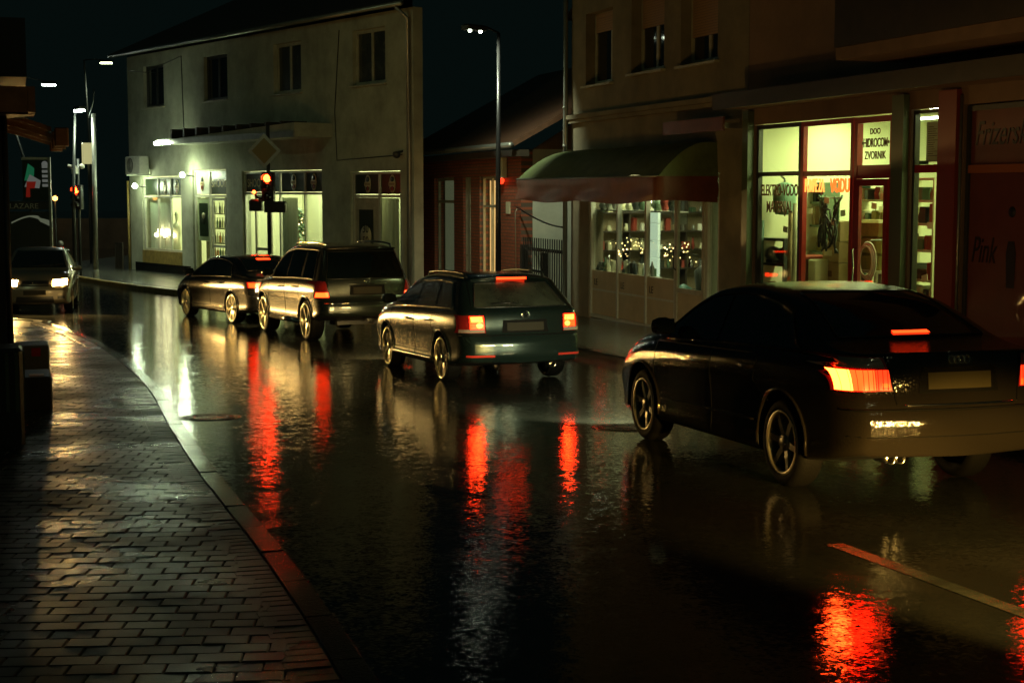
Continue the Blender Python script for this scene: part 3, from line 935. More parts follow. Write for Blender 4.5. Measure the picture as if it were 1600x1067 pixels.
plate(a4, .83, m=mat('pale_plate', (.06, .05, .025), .6, spec=.1))
sm = MB()
a4.line('rear', [(-.84, .645), (.84, .645)], .009, M['seam'], 1, 0, 40, sm); a4.line('rear', [(.50, .68), (.56, 1.0)], .006, M['seam'], 1, 0, 10, sm); a4.line('rear', [(-.50, .68), (-.56, 1.0)], .006, M['seam'], 1, 0, 10, sm)
a4.line('rear', [(-.86, .47), (.86, .47)], .004, M['seam'], 1, 0, 40, sm); sm.build('boot_gap', None, a4.root)
tr = MB(); a4.line('rear', [(-.45, .672), (.45, .672)], .007, M['chrome'], 1, .003, 30, tr); tr.build('boot_trim', None, a4.root)
st = a4.patch('high_stop_lamp', 'rear', Car.quad([(-.16, 1.095), (.16, 1.095), (.155, 1.112), (-.155, 1.112)], 10, 2), M['chmsl'], .014)
em = MB()
for k in range(4):
    y0 = (k - 1.5) * .042; P = []
    for q in range(16):
        h = a4.hit('rear', y0 + .026 * math.cos(q * math.pi / 8), .965 + .026 * math.sin(q * math.pi / 8), .008)
        if h is not None: P.append(h)
    em.ring_tube(P, .0035, 5, M['chrome'])
em.build('ring_emblem', None, a4.root)
exhaust(a4, -.93, .5, .31); exhaust(a4, -.93, .42, .31)
for sg in (1, -1):
    dr = MB(); a4.line('side', [(2.28, .41), (.42, .44)], .012, M['p_black'], sg, .004, 20, dr); dr.build('rub_strip', None, a4.root)

# -- dark teal estate
spec = dict(xr=-.98, xf=3.56, wb=2.578, R=.318, hw=.89, crown=.10, tumble=.36, rl=1.35, rbul=.09,
            zt=[(-.98, 1.40), (-.7, 1.425), (-.2, 1.455), (.6, 1.475), (1.2, 1.46), (1.6, 1.40), (1.95, 1.26), (2.3, 1.09), (2.5, 1.02), (2.8, .985), (3.2, .90), (3.45, .78), (3.56, .64)],
            zs=[(-.98, .99), (.5, .975), (1.5, .95), (2.4, .92), (3.0, .85), (3.56, .56)],
            zb=[(-.98, .30), (-.6, .25), (0, .19), (2.58, .19), (3.3, .2), (3.56, .26)],
            ro=[(.2, .12), (.3, .05), (.42, 0), (.60, .0), (.66, .05), (.72, .07), (.95, .10), (1.04, .19), (1.22, .42), (1.38, .60), (1.5, .62)], fo=[(.2, .06), (.45, 0), (.65, .04), (.9, .25), (1.4, .3)])
loc, hd, pt = place((-.97, 20.91), 21.0, .89)
vw = Car(spec, 'dark_estate', 'dark teal estate car with roof rails and lit brake lights behind the tall off-roader', M['p_blue'], loc, hd, pt)
window_set(vw, [(1.22, 2.26, 0, -.02), (.32, 1.14, .10, 0.0), (-.50, .24, .30, .10)], M['mglass'], M['chrome'], rear=[(-.66, 1.03), (.66, 1.03), (.52, 1.335), (-.52, 1.335)], front=[(-.66, 1.06), (.66, 1.06), (.52, 1.38), (-.52, 1.38)], trim_r=.010)
vw.common([[(2.30, .94), (2.34, .6), (2.28, .26)], [(1.17, .95), (1.18, .26)], [(.30, .95), (.36, .74), (.22, .6)], [(2.32, .36), (.4, .36)]], [(1.38, .80), (.50, .82)], (2.12, .99))
vw.wheels(.318, .280, .215, 5, M['rim'], True)
for sg in (1, -1):
    tail_lamp(vw, sg, [(.55, .70), (.87, .70), (.86, .93), (.56, .93)], [
        ('lit_field', [(.565, .755), (.75, .755), (.75, .92), (.572, .92)], M['tail_mid']), ('brake_bar', [(.585, .845), (.735, .845), (.735, .908), (.59, .908)], M['tail_hot']), ('bulb_glow', (.625, .797, .042, .034), M['tail_hot']),
        ('outer_field', [(.76, .755), (.85, .755), (.85, .92), (.76, .92)], M['redlens']), ('lower_lens', [(.56, .705), (.85, .705), (.85, .748), (.565, .748)], M['greylens'])])
    for k in range(4):
        rb = MB(); zz = .785 + k * .034; vw.line('rear', [(sg * .57, zz), (sg * .745, zz)], .0025, M['redlens'], 1, .017, 8, rb, 4); rb.build('lens_rib', None, vw.root)
plate(vw, .775)
sm = MB()
vw.line('rear', [(-.85, .665), (.85, .665)], .009, M['seam'], 1, 0, 40, sm)
for sg in (1, -1): vw.line('rear', [(sg * .545, .67), (sg * .55, .93), (sg * .70, 1.0), (sg * .60, 1.38)], .005, M['seam'], 1, 0, 14, sm)
sm.build('tailgate_gap', None, vw.root)
sp = MB(); rows = []
for j, (dx, z) in enumerate(((.02, 1.40), (-.16, 1.392), (-.17, 1.366), (.04, 1.355))):
    rows.append([(-.31 + dx + .10 * abs(t) ** 2, .55 * t, z + .04 - .035 * t * t) for t in [k / 10 - 1 for k in range(21)]])
sp.grid(rows + [rows[0]], vw.paint, True, True); spo = sp.build('roof_spoiler', None, vw.root)
b = MB(); b.box(-.492, -.46, -.21, .21, 1.385, 1.416, M['chmsl']); b.build('high_stop_lamp', None, spo)
for sg in (1, -1):
    b = MB(); P = [vw.hit('top', x, sg * .56, .045 if 0 < k < 7 else -.01) for k, x in enumerate((-.25, -.16, .05, .3, .7, 1.1, 1.32, 1.42))]
    b.tube([p_ for p_ in P if p_ is not None], .016, 8, M['black']); b.build('roof_rail', None, vw.root)
    vw.patch('reflector', 'rear', Car.quad([(sg * .45, .385), (sg * .80, .385), (sg * .80, .41), (sg * .45, .41)], 10, 2), M['reflector'], .008)
em = MB(); h0 = vw.hit('rear', 0, .925, .012)
em.lathe([(.058, -.004), (.052, -.012), (.046, -.004)], 24, c=tuple(h0), axis='x', m=M['chrome'])
for pts in ([(-.026, .04), (0, .0), (.026, .04)], [(-.042, .012), (-.02, -.04), (0, -.004), (.02, -.04), (.042, .012)]):
    em.tube([(h0.x - .008, h0.y - a, h0.z + c_) for a, c_ in pts], .005, 5, M['chrome'])
em.build('round_emblem', None, vw.root)
exhaust(vw, -.90, -.42, .25, .04)
wp = MB(); wp.tube([vw.hit('rear', 0, 1.045, .02), vw.hit('rear', .2, 1.07, .02), vw.hit('rear', .42, 1.06, .02)], .008, 6, M['black']); wp.build('rear_wiper', None, vw.root)
for sg in (1, -1):
    sl_ = MB(); vw.line('side', [(2.26, .285), (.36, .285)], .028, vw.paint, sg, -.004, 24, sl_, 8); sl_.build('sill', None, vw.root)

# -- large SUV
spec = dict(xr=-.92, xf=3.62, wb=2.82, R=.368, hw=.925, crown=.09, tumble=.27, rl=1.2, rbul=.07, gap=.055,
            zt=[(-.92, 1.69), (-.6, 1.725), (0, 1.76), (1.0, 1.77), (1.5, 1.725), (1.85, 1.60), (2.2, 1.38), (2.45, 1.24), (2.75, 1.18), (3.25, 1.10), (3.5, .95), (3.62, .80)],
            zs=[(-.92, 1.10), (.5, 1.11), (1.5, 1.09), (2.4, 1.07), (3.0, 1.01), (3.62, .72)],
            zb=[(-.92, .47), (-.6, .40), (0, .33), (2.82, .33), (3.3, .36), (3.62, .45)],
            ro=[(.3, .10), (.46, .02), (.55, 0), (.70, .0), (.76, .06), (.85, .075), (1.1, .09), (1.4, .20), (1.68, .32), (1.8, .33)], fo=[(.3, .06), (.6, 0), (.8, .05), (1.1, .25), (1.8, .3)])
loc, hd, pt = place((-3.90, 29.17), 24.7, .925)
suv = Car(spec, 'large_suv', 'large dark green off-roader with tinted glass, tallest vehicle of the queue', M['p_green'], loc, hd, pt, 1.04)
window_set(suv, [(1.30, 2.20, 0, -.02), (.36, 1.22, .04, 0.0), (-.50, .22, .10, .04)], M['tglass'], M['black'], rear=[(-.74, 1.14), (.74, 1.14), (.63, 1.62), (-.63, 1.62)], front=[(-.7, 1.24), (.7, 1.24), (.56, 1.64), (-.56, 1.64)], trim_r=.010)
suv.c['handle_m'] = M['chrome']
suv.common([[(2.36, 1.08), (2.38, .7), (2.30, .40)], [(1.26, 1.08), (1.27, .40)], [(.30, 1.08), (.34, .9), (.36, .78)], [(2.4, .74), (.42, .74)]], [(1.46, .95), (.55, .97)], (2.10, 1.13))
suv.wheels(.368, .315, .26, 5, M['rim'])
for sg in (1, -1):
    tail_lamp(suv, sg, [(.70, .80), (.905, .80), (.90, 1.10), (.76, 1.10)], [
        ('lit_field', [(.715, .815), (.895, .815), (.893, .90), (.728, .90)], M['tail_low']), ('upper_lens', [(.735, .92), (.89, .92), (.885, 1.09), (.765, 1.09)], M['redlens'])])
plate(suv, .93, w_=.27, h_=.06)
sm = MB()
suv.line('rear', [(-.88, .755), (.88, .755)], .010, M['seam'], 1, 0, 40, sm)
for sg in (1, -1): suv.line('rear', [(sg * .69, .77), (sg * .74, 1.10), (sg * .80, 1.14), (sg * .68, 1.66)], .005, M['seam'], 1, 0, 14, sm)
sm.build('tailgate_gap', None, suv.root)
tr = MB(); suv.line('rear', [(-.36, 1.045), (.36, 1.045)], .014, M['chrome'], 1, .010, 12, tr); suv.line('rear', [(-.82, .70), (.82, .70)], .010, M['chrome'], 1, .004, 30, tr); tr.build('tailgate_trim', None, suv.root)
em = MB(); h0 = suv.hit('rear', 0, 1.10, .012); em.lathe([(.052, -.003), (.047, -.010), (.042, -.003)], 24, c=tuple(h0), axis='x', m=M['chrome'])
for a in (90, 210, 330): em.tube([h0 + Vector((-.006, 0, 0)), h0 + Vector((-.006, .044 * math.cos(R_(a)), .044 * math.sin(R_(a))))], .005, 5, M['chrome'])
em.build('star_emblem', None, suv.root)
for sg in (1, -1):
    b = MB(); P = [suv.hit('top', x, sg * .60, .05 if 0 < k < 7 else -.01) for k, x in enumerate((-.52, -.42, -.1, .3, .7, 1.1, 1.35, 1.45))]
    b.tube([p_ for p_ in P if p_ is not None], .018, 8, M['chrome']); b.build('roof_rail', None, suv.root)
    b = MB(); b.tube([(.42, sg * .88, .33), (2.35, sg * .88, .33)], .045, 10, M['chrome']); b.build('side_step', None, suv.root)
b = MB(); b.bbox(-.62, -.25, -.62, .52, .30, .40, .03, M['black']); b.tube([(-.7, -.15, .36), (-.4, -.15, .36)], .05, 12, M['iron']); b.box(-.93, -.72, -.03, .03, .37, .42, M['iron']); b.build('tow_bar', None, suv.root)
sp = MB(); rows = []
for j, (dx, z) in enumerate(((.0, 1.685), (-.14, 1.68), (-.15, 1.655), (.04, 1.64))):
    rows.append([(-.52 + dx + .10 * abs(t) ** 2, .66 * t, z + .025 - .02 * t * t) for t in [k / 10 - 1 for k in range(21)]])
sp.grid(rows + [rows[0]], suv.paint, True, True); sp.build('roof_spoiler', None, suv.root)

# -- leading saloon
spec = dict(xr=-1.08, xf=3.66, wb=2.75, R=.328, hw=.91, crown=.07, tumble=.42, rbul=.10,
            zt=[(-1.08, 1.02), (-.9, 1.04), (-.5, 1.10), (-.1, 1.22), (.35, 1.36), (.8, 1.43), (1.2, 1.445), (1.7, 1.405), (2.1, 1.27), (2.5, 1.08), (2.75, 1.0), (3.1, .94), (3.45, .82), (3.66, .64)],
            zs=[(-1.08, .95), (-.5, .99), (.6, .97), (1.6, .94), (2.6, .90), (3.2, .80), (3.66, .56)],
            zb=[(-1.08, .30), (-.6, .25), (0, .19), (2.75, .19), (3.3, .2), (3.66, .26)],
            ro=[(.2, .10), (.3, .04), (.45, 0), (.60, .0), (.68, .06), (.9, .08), (1.0, .08), (1.4, .10)], fo=[(.2, .06), (.45, 0), (.65, .05), (.9, .3), (1.4, .3)])
loc, hd, pt = place((-6.25, 34.35), 32.5, .91)
sed = Car(spec, 'leading_saloon', 'dark saloon at the head of the queue, under the red traffic light', M['p_sedan'], loc, hd, pt, 1.04)
window_set(sed, [(1.25, 2.44, 0, -.02), (.02, 1.18, .26, .02)], M['cglass'], M['black'], rear=[(-.64, 1.13), (.64, 1.13), (.50, 1.385), (-.50, 1.385)], front=[(-.66, 1.06), (.66, 1.06), (.52, 1.36), (-.52, 1.36)])
sed.common([[(2.42, .93), (2.46, .6), (2.38, .26)], [(1.22, .95), (1.23, .26)], [(.32, .95), (.40, .74), (.24, .6)], [(2.42, .80), (.5, .84)]], [(1.45, .84), (.56, .86)], (2.26, .99))
sed.wheels(.328, .290, .22, 8, M['rim'])
for sg in (1, -1):
    tail_lamp(sed, sg, [(.40, .79), (.87, .79), (.87, .92), (.40, .90)], [
        ('lit_field', [(.62, .80), (.85, .80), (.85, .90), (.62, .90)], M['tail']), ('inner_field', [(.43, .81), (.59, .80), (.59, .885), (.43, .88)], M['tail'])])
plate(sed, .68)
sed.patch('high_stop_lamp', 'rear', Car.quad([(-.16, 1.335), (.16, 1.335), (.155, 1.36), (-.155, 1.36)], 10, 2), M['chmsl'], .014)
sm = MB(); sed.line('rear', [(-.86, .62), (.86, .62)], .008, M['seam'], 1, 0, 40, sm); sm.build('boot_gap', None, sed.root)
for sg in (1, -1):
    ch = MB(); sed.line('side', [(2.36, .33), (.40, .33)], .020, sed.paint, sg, .0, 24, ch, 8); ch.build('sill', None, sed.root)

# -- oncoming hatchback
spec = dict(xr=-.78, xf=3.32, wb=2.55, R=.31, hw=.86, crown=.07, tumble=.34, rl=1.2, rbul=.08, fbul=.12,
            zt=[(-.78, 1.40), (-.4, 1.46), (.2, 1.51), (.9, 1.53), (1.3, 1.47), (1.7, 1.31), (2.1, 1.12), (2.35, 1.02), (2.8, .95), (3.1, .86), (3.32, .72)],
            zs=[(-.78, 1.0), (.5, .98), (1.5, .95), (2.2, .90), (2.8, .84), (3.32, .62)],
            zb=[(-.78, .32), (0, .2), (2.5, .2), (3.1, .2), (3.32, .24)],
            ro=[(.2, .1), (.42, 0), (.7, .03), (1.0, .1), (1.4, .35), (1.6, .36)], fo=[(.2, .06), (.36, 0), (.55, .0), (.7, .05), (.9, .25), (1.5, .3)])
p = G(112, 485); phi = R_(13)
fx, fy = math.sin(phi), -math.cos(phi)
lx, ly = -fy, fx                      # car's left, to the viewer's right
HS = 1.02                              # its size
ox, oy = p.x - fx * 2.55 * HS - lx * .80 * HS, p.y - fy * 2.55 * HS - ly * .80 * HS
hat = Car(spec, 'oncoming_hatchback', 'grey beige hatchback coming towards the camera with both headlights lit', M['p_grey'], (ox, oy, gz(oy)), math.atan2(fy, fx), 0, HS)
window_set(hat, [(1.0, 1.95, 0, -.02), (-.2, .92, .15, .02)], M['cglass'], M['black'], front=[(-.68, 1.06), (.68, 1.06), (.54, 1.45), (-.54, 1.45)], rear=[(-.6, 1.05), (.6, 1.05), (.5, 1.36), (-.5, 1.36)])
hat.common([[(2.0, .9), (2.03, .6), (1.98, .26)], [(.96, .93), (.97, .26)]], [(1.1, .80)], (1.86, .97))
hat.wheels(.31, .24, .20, 6, M['rim_grey'])
for sg in (1, -1):
    hl = hat.patch('headlight', 'front', Car.quad([(sg * .40, .65), (sg * .77, .67), (sg * .77, .83), (sg * .39, .80)], 10, 6), M['greylens'], .008)
    hat.patch('lit_reflector', 'front', Car.quad([(sg * .41, .66), (sg * .73, .68), (sg * .73, .815), (sg * .40, .79)], 10, 6), M['headlamp'], .016, parent=hl)
    hat.patch('fog_lamp', 'front', Car.quad([(sg * .52, .36), (sg * .68, .36), (sg * .68, .43), (sg * .52, .43)], 6, 4), M['black'], .006)
    hat.patch('indicator', 'front', Car.quad([(sg * .32, .70), (sg * .38, .69), (sg * .375, .79), (sg * .32, .78)], 4, 4), M['greylens'], .008)
hat.patch('grille', 'front', Car.quad([(-.32, .66), (.32, .66), (.30, .78), (-.30, .78)], 10, 4), M['black'], .006)
hat.patch('lower_grille', 'front', Car.quad([(-.45, .27), (.45, .27), (.42, .42), (-.42, .42)], 10, 4), M['black'], .006)
hat.patch('number_plate', 'front', Car.quad([(-.26, .46), (.26, .46), (.26, .57), (-.26, .57)], 6, 3), M['plate'], .012)
em = MB(); h0 = hat.hit('front', 0, .72, .012); em.lathe([(.05, .003), (.045, .010), (.04, .003)], 20, c=tuple(h0), axis='x', m=M['chrome']); em.build('round_emblem', None, hat.root)
wpm = MB(); wpm.tube([hat.hit('front', -.3, 1.08, .02), hat.hit('front', .3, 1.10, .02)], .008, 6, M['black']); wpm.tube([hat.hit('front', .1, 1.08, .02), hat.hit('front', .6, 1.12, .02)], .008, 6, M['black']); wpm.build('wiper', None, hat.root)
for sg in (1, -1):                    # dipped beams of the lit headlights
    q = Vector((ox + fx * 3.44 * HS + lx * sg * .62 * HS, oy + fy * 3.44 * HS + ly * sg * .62 * HS, gz(oy) + .74 * HS))
    lamp('SPOT', 'headlamp_light', q, 1100, (1.0, .60, .17), q + Vector((.695, -.72, -.24)), .07, 49, .5)
    lamp('SPOT', 'headlamp_light', q, 220, (1.0, .62, .20), q + Vector((4.6, -8.9, -4.6)), .07, 76, .75)


for car, c_, en, zz in ((a4, (.95, .92, .52), 420, .66), (vw, (1.0, .70, .26), 230, .68), (suv, (1.0, .72, .3), 110, .82)):
    xf = car.c['xf']
    for sg in (1, -1):
        car.patch('headlight', 'front', Car.quad([(sg * .42, zz - .07), (sg * .74, zz - .05), (sg * .74, zz + .08), (sg * .42, zz + .07)], 8, 5), M['headlamp'], .008)
        ld = lamp('SPOT', 'headlamp_light', (0, 0, 0), en, c_, None, .06, 96, .6); ld.parent = car.root; ld.location = (xf + .08, sg * .58, zz)
        ld.rotation_euler = Vector((1, 0, -.62)).to_track_quat('-Z', 'Y').to_euler()


# ---------------------------------------------------------------- buildings
class Fac:
    """local frame of a street front: x along it, y into the building, z up"""
    def __init__(s, o, deg):
        s.o = Vector((*o, 0)); a = R_(deg); s.u = Vector((math.sin(a), -math.cos(a), 0)); s.n = Vector((math.cos(a), math.sin(a), 0)); s.rz = math.atan2(s.u.y, s.u.x)

    def W(s, t, d, z): p_ = s.o + s.u * t + s.n * d; return Vector((p_.x, p_.y, z))

    def T(s, px, d):
        """position along the front of what stands d metres behind it in the direction of a pixel column"""
        k = (px - 800) / FPX * math.cos(PITCH); o = s.o + s.n * d
        return (k * o.y - o.x) / (s.u.x - k * s.u.y)

    def Z(s, px, py, d):
        p_ = s.W(s.T(px, d), d, 0); r = ray(px, py); return CZ + r.z / r.y * p_.y

    def empty(s, name, t=0, d=0, z=0): return empty(name, s.W(t, d, z), s.rz)

    def light(s, name, t, d, z, en, colr, sx, sy):
        o = lamp('AREA', name, s.W(t, d, z), en, colr, None, (sx, sy)); o.rotation_euler = (0, 0, s.rz); return o


FL = Fac((-12.6, 55.0), 36.5); FR = Fac((2.25, 32.2), 18.9)


def frame_bars(b, x0, x1, z0, z1, y0, y1, w_, m, mull=(), trans=()):
    """rectangular frame with butted bars, mullions and transoms"""
    b.box(x0, x0 + w_, y0, y1, z0, z1, m); b.box(x1 - w_, x1, y0, y1, z0, z1, m)
    b.box(x0 + w_, x1 - w_, y0, y1, z0, z0 + w_, m); b.box(x0 + w_, x1 - w_, y0, y1, z1 - w_, z1, m)
    for q in mull: b.box(q - w_ / 2, q + w_ / 2, y0 + .003, y1 - .003, z0 + w_, z1 - w_, m)
    for q in trans:
        xs_ = [x0 + w_] + [e for mm in sorted(mull) for e in (mm - w_ / 2, mm + w_ / 2)] + [x1 - w_]
        for k in range(0, len(xs_), 2): b.box(xs_[k], xs_[k + 1], y0 + .006, y1 - .006, q - w_ / 2, q + w_ / 2, m)


def upper_window(parent, x0, x1, z0, z1, mull, fm, depth=.12, shutter=None, glass='darkglass'):
    b = MB(); frame_bars(b, x0, x1, z0, z1, depth, depth + .07, .10, M[fm], mull); fr = b.build('window', None, parent)
    g = MB(); g.box(x0 + .06, x1 - .06, depth + .03, depth + .045, z0 + .06, z1 - .06, M[glass]); g.build('pane', None, fr)
    sl = MB(); sl.box(x0 - .08, x1 + .08, -.10, depth - .003, z0 - .05, z0 - .002, M['frame_old']); sl.build('sill', None, fr)
    if shutter:
        s_ = MB(); zz = z1 - .02
        while zz > shutter:
            s_.box(x0 + .075, x1 - .075, depth - .02 + .012, depth + .028, zz - .042, zz, M['shutter'])
            s_.box(x0 + .075, x1 - .075, depth + .002, depth + .028, zz - .05, zz - .042, M['dwood']); zz -= .05
        s_.build('roller_shutter', None, fr)
    return fr


def room(parent, name, x0, x1, y0, y1, z0, z1, wm, fm, div=()):
    b = MB()
    b.box(x0, x1, y1, y1 + .1, z0, z1, wm); b.box(x0 - .1, x0, y0, y1 + .1, z0, z1, wm); b.box(x1, x1 + .1, y0, y1 + .1, z0, z1, wm)
    b.box(x0 - .1, x1 + .1, y0, y1 + .1, z1, z1 + .1, wm); b.box(x0 - .1, x1 + .1, y0, y1 + .1, z0 - .1, z0, fm)
    return b.build(name, None, parent)


# ======== left: pale two-storey corner building with a pub below
LB = FL.empty('corner_building'); tag(LB, 'pale two-storey corner building with a lit pub on its ground floor', 'building')
X0, X1 = -2.57, 16.75
up = [(-.22, 6.0, 7.47), (4.78, 6.0, 7.47), (9.71, 5.98, 7.5), (14.47, 5.98, 7.52)]
holes = [(c - .87, c + .87, z0, z1) for c, z0, z1 in up]
bays = [(-1.46, 1.90, .88, 3.55), (2.83, 5.42, .16, 3.75), (6.57, 11.75, .16, 3.66), (13.40, 16.07, .16, 3.58)]
b = MB(); b.wall(X0, X1, -.3, 7.9, 0, .3, holes + bays, M['plaster_l'])
b.box(X0, X0 + .3, .303, 9, -.3, 7.9, M['plaster_l']); SL = -1.60          # plan of the corner plot: the end wall runs back at a slant
xe = lambda y: X1 + SL * y
b.add([(x, y, z) for z in (-.3, 7.9) for x, y in ((xe(.303), .303), (xe(8.7), 8.7), (xe(8.7) - .5, 8.7), (xe(.303) - .5, .303))], [(0, 3, 2, 1), (4, 5, 6, 7), (0, 1, 5, 4), (1, 2, 6, 5), (2, 3, 7, 6), (3, 0, 4, 7)], M['plaster_l'])
b.box(X0 + .3, xe(8.7) - .003, 8.7, 9, -.3, 7.9, M['plaster_l'])
b.build('wall', None, LB)
b = MB()   # roof with eaves
for (y0, y1, z0, z1) in ((-.5, 4.5, 7.9, 10.2), (9.5, 4.5, 7.9, 10.2)):
    r0 = X1 + .3 if y0 < 0 else xe(9.5) + .3; r1 = xe(4.5) + .3
    b.add([(X0 - .3, y0, z0), (r0, y0, z0), (r1, y1, z1), (X0 - .3, y1, z1), (X0 - .3, y0, z0 + .12), (r0, y0, z0 + .12), (r1, y1, z1 + .12), (X0 - .3, y1, z1 + .12)],
          [(0, 1, 2, 3), (7, 6, 5, 4), (0, 4, 5, 1), (1, 5, 6, 2), (3, 7, 4, 0)], M['tile'])
b.add([(X0, .0, 7.9), (X0, 9, 7.9), (X0, 4.5, 10.1)], [(0, 1, 2)], M['plaster_l']); b.add([(xe(9), 9, 7.9), (xe(.1), .1, 7.9), (xe(4.5), 4.5, 10.1)], [(0, 1, 2)], M['plaster_l'])
rf = b.build('roof', None, LB)
g = MB(); g.tube([(X0 - .3, -.55, 7.93), (X1 + .3, -.55, 7.93)], .07, 8, M['zinc']); g.build('gutter', None, rf)
for k, (c, z0, z1) in enumerate(up): upper_window(LB, c - .87, c + .87, z0, z1, (c,), 'frame_d' if k < 2 else 'frame_old', glass='darkglass' if k < 2 else 'net_glass')
d = MB(); d.tube([(X1 - .12, -.09, .1), (X1 - .12, -.09, 7.6), (X1 - .12, -.5, 7.9)], .055, 10, M['zinc']); d.build('drainpipe', None, LB)
d = MB(); d.tube([(X0 + .2, -.03, 7.4), (-.8, -.03, 7.25), (2.2, -.03, 7.62), (2.3, -.03, 5.2), (2.6, -.03, 5.1)], .014, 6, M['black']); d.build('wall_cable', None, LB)
d = MB(); d.tube([(12.9, -.03, 7.6), (12.6, -.03, 5.3), (12.7, -.03, 3.9), (16.2, -.03, 4.0)], .012, 6, M['black']); d.build('wall_cable', None, LB)
d = MB(); d.tube([(X0 + .05, -.09, .1), (X0 + .05, -.09, 3.4)], .045, 10, M['ykerb']); d.build('cable_duct', None, LB)
for (x0, x1) in ((X0 + .5, 2.6), (5.6, 6.4), (11.9, 13.3)):
    b = MB(); b.box(x0, x1, -.06, -.003, .1, .45, M['kerb']); b.build('plinth', None, LB)
# canopy slab over the entrance
b = MB(); b.prism([(2.9, 4.58), (12.4, 4.58), (12.4, 4.98), (2.9, 4.70)], -1.25, -.003, M['plaster_l']); cn = b.build('canopy', None, LB)
b = MB(); b.box(2.85, 12.45, -1.30, -1.253, 4.56, 4.74, M['zinc'])
for k in range(9): b.box(3.9 + k * .95, 4.02 + k * .95, -1.24, -.4, 4.98 if k > 7 else 4.75 + k * .03, 5.05, M['dwood'])
b.build('edge_trim', None, cn)
b = MB(); b.box(2.80, 3.9, -1.345, -1.303, 4.57, 4.66, emit('canopy_tube', (.84, 1, .66), 210.0)); b.build('tube_light', None, cn); b = None
# bay 1: shop window over a rendered parapet
fm = 'frame_w'


def oval(parent, cx, cz, y):
    b = MB(); n = 28
    b.lathe([(.001, -.006), (.21, -.006), (.21, .0)], n, axis='y', m=M['sign_cream'])
    b.v = [(cx + x * .74, y + yy, cz + z * 1.22) for x, yy, z in b.v]
    o = b.build('oval_emblem', None, parent)
    q = MB(); q.lathe([(.001, -.003), (.12, -.003), (.12, .0)], 20, axis='y', m=M['signgreen']); q.v = [(cx + x * .8, y - .006 + yy, cz + .13 + z * .62) for x, yy, z in q.v]
    q.box(cx - .165, cx + .165, y - .018, y - .010, cz - .055, cz + .05, M['gold'])
    for k in range(5): q.box(cx - .13 + k * .055, cx - .10 + k * .055, y - .021, y - .0185, cz - .03, cz + .025, M['letter'])
    q.lathe([(.07, -.004), (.001, -.005)], 14, c=(cx, y - .006, cz - .13), axis='y', m=M['sign_red'])
    q.prism([(cx - .09, cz - .2), (cx - .03, cz - .09), (cx - .1, cz - .09)], y - .012, y - .0065, M['signgreen']); q.prism([(cx + .03, cz - .09), (cx + .09, cz - .2), (cx + .1, cz - .09)], y - .012, y - .0065, M['signgreen'])
    q.build('crest', None, o)


def fascia(parent, x0, x1, z0, z1, y=.10):
    b = MB(); b.box(x0, x1, y, y + .03, z0, z1, M['signgreen']); return b.build('fascia_sign', None, parent)


b = MB(); frame_bars(b, -1.43, 1.87, .90, 3.53, .06, .14, .07, M[fm], (-.2, .85), (2.83,)); w1 = b.build('shop_window', None, LB)
g = MB(); g.box(-1.40, 1.84, .095, .105, .95, 2.80, M['pane']); g.build('pane', None, w1)
fs = fascia(w1, -1.36, 1.80, 2.88, 3.46, .108); oval(fs, .33, 3.17, .10); oval(fs, 1.35, 3.17, .10)
b = MB(); b.box(-1.46, 1.90, -.035, .05, .12, .90, M['ykerb']); b.build('parapet', mat('warm_render', (.42, .30, .12), .7, var=.35, vscale=2), LB)
# bay 2: poster panel and door
b = MB(); frame_bars(b, 2.86, 5.39, .18, 3.73, .06, .14, .07, M[fm], (4.02,), (2.86,)); w2 = b.build('entrance', None, LB)
g = MB(); g.box(2.9, 5.36, .095, .105, .22, 2.83, M['pane']); g.build('pane', None, w2)
fs = fascia(w2, 4.08, 5.34, 2.92, 3.68, .108); lettering('SHOOTE', 'lettering', .36, M['gold'], fs, (4.12, .10, 3.16), align='LEFT', sx=.9)
b = MB(); b.box(2.93, 3.96, .108, .14, 2.92, 3.68, M['curtain']); fs2 = b.build('fascia_sign', None, w2); oval(fs2, 3.4, 3.28, .10)
b = MB(); b.box(3.0, 3.9, .112, .14, 1.35, 2.78, M['cream']); b.box(3.12, 3.78, .104, .111, 1.5, 2.62, M['signgreen']); po = b.build('poster', None, w2)
q = MB(); q.lathe([(.001, -.004), (.2, -.004), (.2, .0)], 20, c=(3.45, .10, 2.1), axis='y', m=M['dgoods']); q.lathe([(.001, -.008), (.11, -.008), (.11, -.004)], 20, c=(3.45, .10, 2.2), axis='y', m=M['sign_cream']); q.build('poster_picture', None, po)
b = MB(); frame_bars(b, 4.3, 5.32, .2, 2.80, .02, .058, .09, M[fm], (), (1.2,)); dr_ = b.build('door', None, w2)
b = MB(); b.tube([(4.42, -.02, 1.1), (4.42, -.05, 1.15), (4.42, -.05, 1.5), (4.42, -.02, 1.55)], .015, 8, M['chrome']); b.build('handle', None, dr_)
# bay 3: two doors with fascia and a tall pale pane
b = MB(); frame_bars(b, 6.6, 11.72, .18, 3.64, .06, .14, .07, M[fm], (9.0, 10.58), (2.95,)); w3 = b.build('shop_window', None, LB)
g = MB(); g.box(6.65, 11.68, .095, .105, .22, 2.92, M['pane']); g.build('pane', None, w3)
fs = fascia(w3, 6.68, 8.95, 3.0, 3.58, .108); lettering('SHOOTERS', 'lettering', .36, M['gold'], fs, (6.75, .10, 3.16), align='LEFT', sx=.9)
fs = fascia(w3, 9.06, 11.64, 3.0, 3.58, .108); oval(fs, 9.85, 3.29, .10); oval(fs, 11.1, 3.29, .10)
b = MB(); frame_bars(b, 7.4, 8.5, .2, 2.90, .02, .058, .09, M['frame_old'], (), (1.2,)); b.build('door', None, w3)
